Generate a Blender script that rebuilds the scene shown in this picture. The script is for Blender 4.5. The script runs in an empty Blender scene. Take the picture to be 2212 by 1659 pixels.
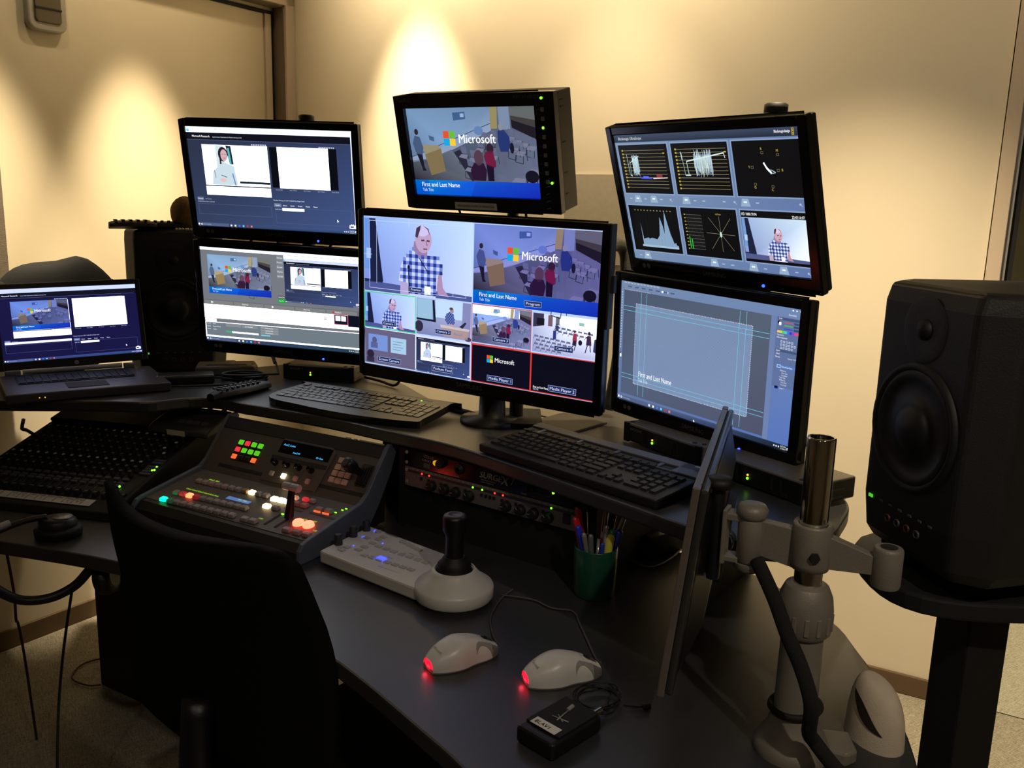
import bpy, bmesh, math, random
from mathutils import Matrix, Vector
random.seed(7)
C = bpy.context.scene.collection
PI = math.pi
R_ = math.radians

# ------------------------------------------------------------------ camera
cam_d = bpy.data.cameras.new('camera'); cam = bpy.data.objects.new('camera', cam_d); C.objects.link(cam)
cam_d.sensor_width = 36.0; cam_d.lens = 36.0*1900/2212; cam_d.clip_start = .02
def cam_basis(pitch, roll):
    p, r = R_(pitch), R_(roll)
    fwd = Vector((0, math.cos(p), -math.sin(p))); right = Vector((1, 0, 0)); up = right.cross(fwd)
    return right*math.cos(r)+up*math.sin(r), up*math.cos(r)-right*math.sin(r), fwd
_r, _u, _f = cam_basis(11.45, 1.6)
cam.matrix_world = Matrix(((_r.x, _u.x, -_f.x, 0), (_r.y, _u.y, -_f.y, 0), (_r.z, _u.z, -_f.z, 1.45), (0, 0, 0, 1)))
bpy.context.scene.camera = cam
# ------------------------------------------------------------------ world / colour
sc = bpy.context.scene
w = bpy.data.worlds.new('night_room'); sc.world = w; w.use_nodes = True
w.node_tree.nodes['Background'].inputs[0].default_value = (1, .8, .6, 1)
w.node_tree.nodes['Background'].inputs[1].default_value = .002
vs = sc.view_settings; vs.view_transform = 'Standard'; vs.look = 'None'; vs.gamma = 1; vs.use_curve_mapping = False
vs.exposure = 0.0
# ------------------------------------------------------------------ room axes
CORN = Vector((-.906, 3.687, 0))                 # the inner corner of the room, on the floor
def dirn(a): return Vector((math.cos(R_(a)), math.sin(R_(a)), 0))
UL_ = dirn(56.7+180); NL = Vector((.836, -.549, 0))      # left wall, away from the corner / into the room
UB = dirn(-28.97); NB = Vector((-.484, -.875, 0))        # back wall
def onL(s, off=0, z=0): return CORN+UL_*s+NL*off+Vector((0, 0, z))
def onB(s, off=0, z=0): return CORN+UB*s+NB*off+Vector((0, 0, z))
DESK, SHELF = .735, .95
# ------------------------------------------------------------------ lamps (recessed ceiling downlights washing the walls)
def spot(pos, target, power, size, blend, col=(1, .79, .49), rad=.03):
    l = bpy.data.lights.new('downlight_beam', 'SPOT'); l.energy = power; l.spot_size = R_(size); l.spot_blend = blend
    l.color = col; l.shadow_soft_size = rad
    o = bpy.data.objects.new('downlight_beam', l); C.objects.link(o); o.location = pos
    o.rotation_euler = (Vector(target)-Vector(pos)).to_track_quat('-Z', 'Y').to_euler()
    return o
LAMPS = []
def downlight(base, inward, power, size, blend, aim=.0, spill=0.0, z=2.72, col=(1, .79, .49)):
    pos = Vector((base.x, base.y, z-.03)); LAMPS.append(pos)
    spot(pos, pos+Vector((0, 0, -1))-inward*aim, power, size, blend, col)
    if spill: spot(pos, pos+Vector((0, 0, -1))-inward*1.6, spill, 104, 1.0)  # added wide spot toward the wall, fills its upper part
downlight(onL(.67, .40), NL, 400, 33, 1.0, .26, 19)
downlight(onL(1.24, .40), NL, 380, 33, 1.0, .25, 11)
downlight(onB(.62, .40), NB, 260, 36, 1.0, .33, 50)
downlight(onB(1.40, .55), NB, 50, 50, 1.0, .36, 50)
downlight(onB(2.20, .90), NB, 290, 66, 1.0, .24, 22)
downlight(Vector((.7, -.5, 0)), NB, 70, 110, 1.0, .60, col=(1, .86, .68))                      # dim near-side lamp inferred from warm light on front faces, tuned as fill
downlight(Vector((-.6, -.5, 0)), NB, 15, 110, 1.0, .60, col=(1, .86, .68))  # added fill lamp to brighten mixer and rack, its fitting made up
spot((1.9, 2.9, 2.68), (1.85, 2.75, 0), 420, 70, .8, (1, .80, .52), .06)     # corridor lamp beyond the glass
LAMPS.append(Vector((1.9, 2.9, 2.69)))

# ------------------------------------------------------------------ materials
def lin(c):
    return tuple(((x/255)/12.92 if x/255 <= .04045 else ((x/255+.055)/1.055)**2.4) for x in c[:3])
_M = {}
def mat(name, col, rough=.5, metal=0, emit=None, es=1.0, noise=.12, nscale=60, bump=0, bscale=400, coat=0, trans=0, spec=.5):
    if name in _M: return _M[name]
    m = bpy.data.materials.new(name); m.use_nodes = True; nt = m.node_tree; b = nt.nodes['Principled BSDF']
    L = lin(col); b.inputs['Roughness'].default_value = rough; b.inputs['Metallic'].default_value = metal
    b.inputs['Specular IOR Level'].default_value = spec
    b.inputs['Coat Weight'].default_value = coat; b.inputs['Transmission Weight'].default_value = trans
    tc = nt.nodes.new('ShaderNodeTexCoord')
    nz = nt.nodes.new('ShaderNodeTexNoise'); nz.inputs['Scale'].default_value = nscale; nz.inputs['Detail'].default_value = 4
    nt.links.new(tc.outputs['Object'], nz.inputs['Vector'])
    mx = nt.nodes.new('ShaderNodeMix'); mx.data_type = 'RGBA'
    mx.inputs[6].default_value = (*[x*(1-noise) for x in L], 1); mx.inputs[7].default_value = (*[min(1, x*(1+noise)) for x in L], 1)
    nt.links.new(nz.outputs['Fac'], mx.inputs[0]); nt.links.new(mx.outputs[2], b.inputs['Base Color'])
    if bump:
        n2 = nt.nodes.new('ShaderNodeTexNoise'); n2.inputs['Scale'].default_value = bscale
        nt.links.new(tc.outputs['Object'], n2.inputs['Vector'])
        bp = nt.nodes.new('ShaderNodeBump'); bp.inputs['Strength'].default_value = bump; bp.inputs['Distance'].default_value = .002
        nt.links.new(n2.outputs['Fac'], bp.inputs['Height']); nt.links.new(bp.outputs['Normal'], b.inputs['Normal'])
    if emit is not None:
        b.inputs['Emission Color'].default_value = (*lin(emit), 1); b.inputs['Emission Strength'].default_value = es
    _M[name] = m; return m
def screen_mat():
    if 'lcd_image' in _M: return _M['lcd_image']
    m = bpy.data.materials.new('lcd_image'); m.use_nodes = True; nt = m.node_tree; b = nt.nodes['Principled BSDF']
    b.inputs['Base Color'].default_value = (.004, .004, .005, 1); b.inputs['Roughness'].default_value = .35
    a = nt.nodes.new('ShaderNodeAttribute'); a.attribute_name = 'Col'
    nt.links.new(a.outputs['Color'], b.inputs['Emission Color']); b.inputs['Emission Strength'].default_value = 1.0
    _M['lcd_image'] = m; return m
def carpet_mat():
    m = bpy.data.materials.new('woven_carpet'); m.use_nodes = True; nt = m.node_tree; b = nt.nodes['Principled BSDF']
    b.inputs['Roughness'].default_value = .95; b.inputs['Specular IOR Level'].default_value = .1
    tc = nt.nodes.new('ShaderNodeTexCoord'); mp = nt.nodes.new('ShaderNodeMapping'); mp.inputs['Rotation'].default_value = (0, 0, R_(56.7))
    nt.links.new(tc.outputs['Object'], mp.inputs['Vector'])
    fac = []
    for sx, sy in ((420, 30), (30, 420), (200, 200)):
        m2 = nt.nodes.new('ShaderNodeMapping'); m2.inputs['Scale'].default_value = (sx, sy, 1)
        nt.links.new(mp.outputs['Vector'], m2.inputs['Vector'])
        n = nt.nodes.new('ShaderNodeTexNoise'); n.inputs['Scale'].default_value = 1; n.inputs['Detail'].default_value = 3
        nt.links.new(m2.outputs['Vector'], n.inputs['Vector']); fac.append(n.outputs['Fac'])
    a = nt.nodes.new('ShaderNodeMath'); a.operation = 'ADD'; nt.links.new(fac[0], a.inputs[0]); nt.links.new(fac[1], a.inputs[1])
    a2 = nt.nodes.new('ShaderNodeMath'); a2.operation = 'ADD'; nt.links.new(a.outputs[0], a2.inputs[0]); nt.links.new(fac[2], a2.inputs[1])
    cr = nt.nodes.new('ShaderNodeValToRGB'); dv = nt.nodes.new('ShaderNodeMath'); dv.operation = 'DIVIDE'; dv.inputs[1].default_value = 3
    nt.links.new(a2.outputs[0], dv.inputs[0]); nt.links.new(dv.outputs[0], cr.inputs[0])
    cr.color_ramp.elements[0].position = .34; cr.color_ramp.elements[0].color = (*lin((100, 93, 80)), 1)
    cr.color_ramp.elements[1].position = .66; cr.color_ramp.elements[1].color = (*lin((188, 181, 164)), 1)
    nt.links.new(cr.outputs[0], b.inputs['Base Color'])
    bp = nt.nodes.new('ShaderNodeBump'); bp.inputs['Strength'].default_value = .6; bp.inputs['Distance'].default_value = .004
    nt.links.new(dv.outputs[0], bp.inputs['Height']); nt.links.new(bp.outputs['Normal'], b.inputs['Normal'])
    return m
WALL = mat('painted_wall', (228, 218, 198), .85, noise=.02, nscale=8, bump=.02, bscale=260, spec=.15)
PANEL = mat('beige_panel_fabric', (206, 196, 174), .9, noise=.03, nscale=10, spec=.1)
TRIM = mat('painted_trim', (206, 190, 172), .55, noise=.03)
JAMB = mat('taupe_jamb', (120, 108, 90), .6)
BASE = mat('brown_baseboard', (98, 78, 56), .6)
CEIL = mat('ceiling_white', (150, 145, 135), .9)
BLK = mat('black_plastic', (18, 18, 19), .42, bump=.1)
GLOSS = mat('gloss_black', (10, 10, 11), .18)
BLK2 = mat('matte_black', (14, 14, 14), .75)
DKG = mat('dark_grey_plastic', (44, 44, 46), .5)
GRY = mat('grey_plastic', (110, 110, 112), .5)
DESKM = mat('charcoal_laminate', (46, 47, 50), .36, noise=.15, nscale=300, bump=.06, bscale=900, spec=.7)
CHROME = mat('chrome', (205, 202, 196), .10, 1, noise=.02)
SILV = mat('silver_plastic', (158, 156, 152), .4, .25)
PUTTY = mat('putty_grey_metal', (128, 122, 112), .5, .2, bump=.15)
WHT = mat('white_plastic', (206, 204, 200), .35, noise=.03)
OFFW = mat('off_white_cloth', (198, 184, 164), .85, bump=.3, bscale=500)
LBL = mat('paper_label', (205, 198, 182), .8)
INK = mat('ink', (30, 28, 26), .7)
INKW = mat('pale_print', (150, 148, 140), .6)
INKD = mat('dim_print', (84, 84, 84), .6)
FAB = mat('black_mesh_fabric', (15, 15, 15), .9, bump=.4, bscale=900, spec=.1)
NAVY = mat('navy_nylon', (13, 18, 26), .8, bump=.3)
RUB = mat('black_rubber', (12, 12, 12), .6)
BLUE = mat('blue_led', (20, 20, 60), .4, emit=(40, 70, 255), es=5)
GREEN = mat('green_led', (10, 40, 10), .4, emit=(120, 255, 40), es=3)
REDL = mat('red_led', (40, 8, 8), .4, emit=(255, 50, 40), es=2.5)
AMB = mat('amber_led', (40, 30, 8), .4, emit=(255, 190, 60), es=1.5)

# ------------------------------------------------------------------ mesh helpers
def T(x=0, y=0, z=0, yaw=0, tilt=0, roll=0):
    return Matrix.Translation((x, y, z)) @ Matrix.Rotation(R_(yaw), 4, 'Z') @ Matrix.Rotation(R_(tilt), 4, 'X') @ Matrix.Rotation(R_(roll), 4, 'Y')
def smooth_pts(pts, n=6, closed=False):
    P = [Vector(p) for p in pts]; out = []
    N = len(P)
    for i in range(N if closed else N-1):
        if closed: a, b, c, d = P[(i-1) % N], P[i], P[(i+1) % N], P[(i+2) % N]
        else: a, b, c, d = P[max(i-1, 0)], P[i], P[i+1], P[min(i+2, N-1)]
        for k in range(n):
            t = k/n
            out.append(.5*((2*b)+(c-a)*t+(2*a-5*b+4*c-d)*t*t+(3*b-a-3*c+d)*t**3))
    if not closed: out.append(P[-1])
    return out
_TX = {}
def text_mesh(s, size=1.0, bold=0, align='LEFT'):
    k = (s, bold, align)
    if k not in _TX:
        cu = bpy.data.curves.new('lettering', 'FONT'); cu.body = s; cu.size = 1; cu.resolution_u = 2; cu.align_x = align
        ob = bpy.data.objects.new('lettering', cu); me = bpy.data.meshes.new_from_object(ob)
        _TX[k] = ([(v.co.x, v.co.y) for v in me.vertices], [tuple(p.vertices) for p in me.polygons])
        if bold:                                     # heavier strokes: the same letters once more, a hair to the right
            vv, ff = _TX[k]; n = len(vv); _TX[k] = (vv+[(x+bold*1.6, y+bold*.5) for x, y in vv], ff+[tuple(i+n for i in f) for f in ff])
        bpy.data.objects.remove(ob); bpy.data.meshes.remove(me); bpy.data.curves.remove(cu)
    vv, ff = _TX[k]
    return [(x*size, y*size) for x, y in vv], ff
class MB:
    def __init__(s): s.v = []; s.f = []; s.m = []; s.s = []; s.T = Matrix()
    def add(s, vs_, fs, mi=0, sm=False, M=None):
        M = s.T @ (M or Matrix()); b = len(s.v); s.v += [tuple(M @ Vector(v)) for v in vs_]
        for f in fs: s.f.append(tuple(b+i for i in f)); s.m.append(mi); s.s.append(sm)
        return s
    def box(s, x0, x1, y0, y1, z0, z1, mi=0, M=None):
        return s.add([(x0, y0, z0), (x1, y0, z0), (x1, y1, z0), (x0, y1, z0), (x0, y0, z1), (x1, y0, z1), (x1, y1, z1), (x0, y1, z1)],
                     [(3, 2, 1, 0), (4, 5, 6, 7), (0, 1, 5, 4), (1, 2, 6, 5), (2, 3, 7, 6), (3, 0, 4, 7)], mi, False, M)
    def frustum(s, w0, d0, w1, d1, h, mi=0, M=None, dy=0):
        return s.add([(-w0/2, -d0/2, 0), (w0/2, -d0/2, 0), (w0/2, d0/2, 0), (-w0/2, d0/2, 0), (-w1/2, -d1/2+dy, h), (w1/2, -d1/2+dy, h), (w1/2, d1/2+dy, h), (-w1/2, d1/2+dy, h)],
                     [(3, 2, 1, 0), (4, 5, 6, 7), (0, 1, 5, 4), (1, 2, 6, 5), (2, 3, 7, 6), (3, 0, 4, 7)], mi, False, M)
    def prism(s, poly, z0, z1, mi=0, M=None, sm=False):
        n = len(poly); vs_ = [(x, y, z0) for x, y in poly]+[(x, y, z1) for x, y in poly]
        return s.add(vs_, [tuple(range(n-1, -1, -1)), tuple(range(n, 2*n))]+[(i, (i+1) % n, n+(i+1) % n, n+i) for i in range(n)], mi, sm, M)
    def lathe(s, prof, n=24, mi=0, M=None, sm=True, caps=True):
        vs_ = []; fs = []
        for r, z in prof: vs_ += [(r*math.cos(2*PI*k/n), r*math.sin(2*PI*k/n), z) for k in range(n)]
        for i in range(len(prof)-1):
            for k in range(n): fs.append((i*n+k, i*n+(k+1) % n, (i+1)*n+(k+1) % n, (i+1)*n+k))
        s.add(vs_, fs, mi, sm, M)
        if caps:
            if prof[0][0] > 1e-5: s.add([(prof[0][0]*math.cos(2*PI*k/n), prof[0][0]*math.sin(2*PI*k/n), prof[0][1]) for k in range(n)][::-1], [tuple(range(n))], mi, False, M)
            if prof[-1][0] > 1e-5: s.add([(prof[-1][0]*math.cos(2*PI*k/n), prof[-1][0]*math.sin(2*PI*k/n), prof[-1][1]) for k in range(n)], [tuple(range(n))], mi, False, M)
        return s
    def tube(s, pts, r, n=8, mi=0, closed=False, M=None, rs=None):
        P = [Vector(p) for p in pts]; N = len(P); vs_ = []; fs = []; up = Vector((0, 0, 1)); pn = None
        for i in range(N):
            if closed: t = P[(i+1) % N]-P[i-1]
            else: t = P[min(i+1, N-1)]-P[max(i-1, 0)]
            t.normalize()
            if pn is None:
                pn = t.cross(up)
                if pn.length < 1e-3: pn = t.cross(Vector((1, 0, 0)))
            pn = (pn-t*pn.dot(t)).normalized(); b = t.cross(pn); rr = rs[i] if rs else r
            vs_ += [tuple(P[i]+(pn*math.cos(2*PI*k/n)+b*math.sin(2*PI*k/n))*rr) for k in range(n)]
        for i in range(N if closed else N-1):
            j = (i+1) % N
            for k in range(n): fs.append((i*n+k, i*n+(k+1) % n, j*n+(k+1) % n, j*n+k))
        if not closed: fs += [tuple(range(n-1, -1, -1)), tuple(range((N-1)*n, N*n))]
        return s.add(vs_, fs, mi, True, M)
    def cyl(s, p0, p1, r, r1=None, n=20, mi=0, M=None):
        p0, p1 = Vector(p0), Vector(p1); d = p1-p0; q = d.to_track_quat('Z', 'Y').to_matrix().to_4x4()
        return s.lathe([(r, 0), (r if r1 is None else r1, d.length)], n, mi, (M or Matrix()) @ Matrix.Translation(p0) @ q)
    def sphere(s, c, r, sx=1, sy=1, sz=1, n=20, mi=0, M=None, jit=0):
        vs_ = []; fs = []; m = n//2
        for i in range(m+1):
            for k in range(n):
                th = PI*i/m; a = 2*PI*k/n; q = 1+(random.random()-.5)*jit
                vs_.append((c[0]+r*sx*q*math.sin(th)*math.cos(a), c[1]+r*sy*q*math.sin(th)*math.sin(a), c[2]+r*sz*q*math.cos(th)))
        for i in range(m):
            for k in range(n): fs.append((i*n+k, (i+1)*n+k, (i+1)*n+(k+1) % n, i*n+(k+1) % n))
        return s.add(vs_, fs, mi, True, M)
    def text(s, st, size, M, mi=0, bold=0, align='LEFT'):     # flat print lying in the local XY plane of M
        vv, ff = text_mesh(st, size, bold, align)
        return s.add([(x, y, 0) for x, y in vv], ff, mi, False, M)
    def grid(s, fn, nu, nv, mi=0, M=None, sm=True):
        vs_ = [tuple(fn(i/nu, j/nv)) for i in range(nu+1) for j in range(nv+1)]
        return s.add(vs_, [(i*(nv+1)+j, (i+1)*(nv+1)+j, (i+1)*(nv+1)+j+1, i*(nv+1)+j+1) for i in range(nu) for j in range(nv)], mi, sm, M)
    def mesh(s, name, mats):
        me = bpy.data.meshes.new(name); me.from_pydata(s.v, [], s.f)
        for m in (mats if isinstance(mats, (list, tuple)) else [mats]): me.materials.append(m)
        me.polygons.foreach_set('material_index', s.m); me.polygons.foreach_set('use_smooth', s.s); me.update(); return me
    def build(s, name, mats, parent=None, M=None, bevel=0, seg=2, fix=False):
        me = s.mesh(name, mats); o = bpy.data.objects.new(name, me); C.objects.link(o)
        if fix:
            b = bmesh.new(); b.from_mesh(me); bmesh.ops.remove_doubles(b, verts=b.verts, dist=1e-5); bmesh.ops.recalc_face_normals(b, faces=b.faces); b.to_mesh(me); b.free()
        if parent: o.parent = parent
        if M is not None: o.matrix_local = M if parent else M; 
        if bevel:
            bv = o.modifiers.new('bevel', 'BEVEL'); bv.width = bevel; bv.segments = seg; bv.limit_method = 'ANGLE'; bv.angle_limit = R_(40)
        return o
def tag(o, label, cat, group=None, kind=None):
    if label: o['label'] = label; o['category'] = cat
    if group: o['group'] = group
    if kind: o['kind'] = kind
    return o
def thing(name, label, cat, M=None, group=None):
    o = bpy.data.objects.new(name, None); C.objects.link(o); o.empty_display_size = .05
    if M is not None: o.matrix_world = M
    return tag(o, label, cat, group)
def struct(o): o['kind'] = 'structure'; return o
def copy_tree(o, parent=None):
    c = o.copy(); C.objects.link(c)
    if parent: c.parent = parent
    for ch in o.children: copy_tree(ch, c)
    return c
def many(parent, name, mesh, mats4, cap=100):
    """copies of one part; past the cap the smallest (farthest) are one stuff part"""
    cp = cam.matrix_world.translation; W = parent.matrix_world if parent.parent is None else parent.parent.matrix_world
    L = sorted(mats4, key=lambda m: ((parent.matrix_world @ m).translation-cp).length)
    out = []
    for m in L[:cap]:
        o = bpy.data.objects.new(name, mesh); C.objects.link(o); o.parent = parent; o.matrix_local = m; out.append(o)
    rest = L[cap:]
    if rest:
        mb = MB(); sm = mesh.polygons[0].use_smooth
        for m in rest:
            b = len(mb.v); mb.v += [tuple(m @ v.co) for v in mesh.vertices]
            for p in mesh.polygons: mb.f.append(tuple(b+i for i in p.vertices)); mb.m.append(p.material_index); mb.s.append(p.use_smooth)
        o = mb.build(name, list(mesh.materials), parent); o['kind'] = 'stuff'
    return out
# ------------------------------------------------------------------ screen pictures (flat LCD images, one colour per patch)
class Screen:
    def __init__(s, w, h): s.w, s.h = w, h; s.v = []; s.f = []; s.c = []; s.st = [(0, 0, 1, 1, (1, 1, 1), 0)]
    def push(s, x, y, w, h, tint=(1, 1, 1), lv=0):
        X, Y, W, H, t, l = s.st[-1]; s.st.append((X+x*W, Y+y*H, W*w, H*h, tuple(a*b for a, b in zip(t, tint)), l+lv))
    def pop(s): s.st.pop()
    def P(s, u, v, l):
        X, Y, W, H, t, L = s.st[-1]; u = min(max(X+u*W, 0), 1); v = min(max(Y+v*H, 0), 1)
        return ((u-.5)*s.w, -.0004-.00008*(l+L), (.5-v)*s.h)
    @staticmethod
    def hot(c):      # whites on a lit panel are brighter than paper white
        k = 1+2.2*max(0, (min(c)-.70)/.30); return tuple(x*k for x in c)
    def poly(s, pts, col, l=1):
        t = s.st[-1][4]; b = len(s.v); s.v += [s.P(u, v, l) for u, v in pts]; n = len(pts)
        cols = col if isinstance(col[0], (tuple, list)) else [col]*n
        s.f.append(tuple(range(b+n-1, b-1, -1))); s.c.append([s.hot(tuple(x*y for x, y in zip(lin(c), t))) for c in cols][::-1])
    def rect(s, u0, v0, u1, v1, col, l=1): s.poly([(u0, v0), (u1, v0), (u1, v1), (u0, v1)], col, l)
    def frame(s, u0, v0, u1, v1, t, col, l=2):
        a = s.st[-1][2]*s.w/(s.st[-1][3]*s.h); tv = t*a
        s.rect(u0, v0, u1, v0+tv, col, l); s.rect(u0, v1-tv, u1, v1, col, l); s.rect(u0, v0, u0+t, v1, col, l); s.rect(u1-t, v0, u1, v1, col, l)
    def line(s, u0, v0, u1, v1, t, col, l=2):
        a = s.st[-1][2]*s.w/(s.st[-1][3]*s.h); dx, dy = (u1-u0), (v1-v0)/a; L = math.hypot(dx, dy) or 1; nx, ny = -dy/L*t/2, dx/L*t/2*a
        s.poly([(u0-nx, v0-ny), (u1-nx, v1-ny), (u1+nx, v1+ny), (u0+nx, v0+ny)], col, l)
    def ell(s, u, v, ru, rv, col, l=2, n=14): s.poly([(u+ru*math.cos(2*PI*k/n), v+rv*math.sin(2*PI*k/n)) for k in range(n)], col, l)
    def text(s, st, u, v, h, col, l=3, bold=0, wd=None):      # v = baseline, h = letter height as a share of the picture height
        vv, ff = text_mesh(st, 1, bold); X, Y, W, H, t, L = s.st[-1]; a = W*s.w/(H*s.h); k = h/.7
        mx = max(x for x, y in vv) if vv else 1; ku = k/a if wd is None else wd/mx
        b = len(s.v); s.v += [s.P(u+x*ku, v-y*k, l) for x, y in vv]; c = tuple(x*y for x, y in zip(lin(col), t))
        for f in ff: s.f.append(tuple(b+i for i in f)); s.c.append([c]*len(f))
    def build(s, parent, name='screen'):
        me = bpy.data.meshes.new(name); me.from_pydata(s.v, [], s.f); me.materials.append(screen_mat())
        ca = me.color_attributes.new('Col', 'FLOAT_COLOR', 'CORNER'); i = 0
        flat = []
        for p, cc in zip(me.polygons, s.c):
            for k in range(p.loop_total): flat += [*cc[k], 1.0]
        ca.data.foreach_set('color', flat); me.update()
        o = bpy.data.objects.new(name, me); C.objects.link(o); o.parent = parent; return o
def inpoly(x, y, P):
    r = False; j = len(P)-1
    for i in range(len(P)):
        if (P[i][1] > y) != (P[j][1] > y) and x < (P[j][0]-P[i][0])*(y-P[i][1])/(P[j][1]-P[i][1])+P[i][0]: r = not r
        j = i
    return r
WHITE = (255, 255, 255)
def tile_logo(S, u, v, h, l=6, shade=True):      # four squares and the word beside them
    X, Y, W, H, t, L = S.st[-1]; a = W*S.w/(H*S.h); wv = h*.48; wu = wv/a; g = h*.04
    for i, c in enumerate(((232, 84, 44), (104, 190, 60), (20, 170, 232), (250, 206, 50))):
        x = u+(i % 2)*(wu+g/a); y = v+(i//2)*(wv+g); S.rect(x, y, x+wu, y+wv, c, l)
    S.text('Microsoft', u+2.58*wu, v+h*.82, h*.60, WHITE, l, .014, 6.5*wu)
def chair_pic(S, u, v, k, l=3):
    S.poly([(u-.022*k, v), (u+.018*k, v+.01*k), (u+.024*k, v+.085*k), (u-.018*k, v+.075*k)], (98, 104, 132), l)
    S.poly([(u-.022*k, v+.09*k), (u+.03*k, v+.10*k), (u+.012*k, v+.145*k), (u-.045*k, v+.125*k)], (120, 124, 148), l)
    for a, b, c, d in ((-.04, .13, -.045, .2), (.01, .14, .005, .22), (.03, .10, .036, .19), (-.045, .2, .005, .22)):
        S.line(u+a*k, v+b*k, u+c*k, v+d*k, .004*k, (38, 40, 58), l)
def program_pic(S, x, y, w, h, tint=(1, 1, 1), people=True, banner=True, logo=True, label=None, lv=1):
    S.push(x, y, w, h, tint, lv)
    S.rect(0, 0, 1, 1, ((98, 118, 146), (92, 104, 126), (106, 116, 142), (62, 66, 84)), 0)
    S.poly([(0, 0), (.66, 0), (.657, .19), (.3, .43), (0, .56)], ((118, 152, 190), (110, 138, 170), (134, 158, 190), (132, 162, 202), (98, 122, 156)), 1)
    S.poly([(0, .56), (.3, .43), (.657, .19), (.657, .26), (.3, .5), (.1, .6), (0, .62)], (142, 160, 190), 1)
    S.line(0, .56, .657, .18, .004, (52, 62, 84), 2)
    S.poly([(0, .6), (.15, .58), (.33, .47), (.5, .83), (0, .83)], ((78, 84, 98), (74, 80, 96), (100, 108, 126), (96, 102, 116), (44, 38, 46)), 1)
    S.poly([(.66, 0), (.715, 0), (.703, .24), (.653, .24)], (150, 138, 96), 2); S.rect(.72, 0, .80, .25, (122, 140, 168), 2)
    S.poly([(.8, 0), (1, 0), (1, .16), (.805, .1)], (98, 104, 104), 2); S.poly([(.805, .1), (1, .155), (1, .24), (.808, .145)], (64, 62, 60), 2)
    S.poly([(.808, .145), (1, .24), (1, .37), (.812, .23)], (30, 26, 36), 2)
    S.poly([(.372, .06), (.468, .052), (.47, .13), (.374, .147)], (62, 96, 140), 2); S.rect(.43, .07, .46, .11, (150, 180, 210), 3)
    for i, (a, b, k) in enumerate(((.597, .27, .9), (.64, .29, .9), (.674, .25, .9), (.801, .24, .95), (.848, .27, 1), (.895, .3, 1), (.95, .33, 1.05), (.817, .34, 1.1), (.867, .38, 1.1), (.50, .47, 1), (.43, .43, 1), (.56, .36, 1), (.956, .55, 1.4), (.841, .64, 1.5), (.71, .74, 1.5), (.47, .57, 1.1), (.66, .44, 1))):
        chair_pic(S, a, b, k, 3 if i < 9 else 4)
    S.poly([(.35, .5), (.40, .47), (.53, .80), (.47, .83)], (40, 38, 58), 2)
    S.poly([(.097, .42), (.225, .42), (.249, .459), (.111, .53)], (150, 140, 112), 4)
    S.poly([(.111, .53), (.249, .459), (.267, .72), (.144, .773)], (128, 112, 78), 4); S.poly([(.161, .307), (.203, .33), (.2, .38), (.165, .36)], (70, 96, 136), 5)
    if people:
        S.ell(.062, .27, .016, .035, (44, 38, 44), 5); S.poly([(.045, .31), (.085, .33), (.105, .45), (.09, .54), (.04, .52), (.022, .4)], (70, 90, 124), 5)
        S.poly([(.045, .52), (.09, .53), (.095, .68), (.11, .72), (.08, .72), (.06, .6)], (26, 24, 40), 5)
        S.ell(.56, .26, .035, .05, (100, 130, 180), 4)
        S.ell(.73, .22, .018, .04, (136, 142, 150), 5); S.poly([(.705, .26), (.75, .25), (.788, .33), (.79, .42), (.77, .49), (.712, .49), (.70, .38)], (38, 54, 112), 5)
        S.poly([(.712, .49), (.765, .49), (.745, .66), (.735, .68), (.725, .62)], (92, 96, 122), 5); S.ell(.80, .45, .016, .06, (26, 24, 44), 5)
        S.ell(.634, .455, .028, .055, (50, 30, 48), 5); S.poly([(.6, .49), (.655, .48), (.67, .64), (.65, .68), (.595, .64), (.582, .54)], (112, 26, 62), 5)
        S.poly([(.595, .63), (.65, .66), (.645, .82), (.598, .82)], (26, 16, 40), 5)
        S.ell(.54, .56, .036, .09, (84, 60, 76), 6); S.poly([(.50, .62), (.575, .62), (.595, .7), (.58, .82), (.48, .82), (.468, .7)], (44, 22, 50), 6)
        S.ell(.93, .76, .05, .07, (22, 18, 34), 6)
    S.st[-1] = S.st[-1][:4]+((1, 1, 1),)+S.st[-1][5:]
    if banner:
        S.rect(0, .828, 1, 1, ((0, 110, 200), (24, 60, 190), (20, 40, 180), (0, 84, 210)), 7)
        S.poly([(.12, .828), (.5, .828), (.45, 1), (.1, 1)], ((0, 140, 220), (20, 90, 220), (10, 84, 215), (0, 100, 210)), 8)
        S.text('First and Last Name', .052, .905, .052, WHITE, 9, .01, .315); S.text('Talk Title', .055, .962, .036, (216, 232, 255), 9, 0, .09)
    if logo: tile_logo(S, .281, .262, .165, 9)
    S.pop()
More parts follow.
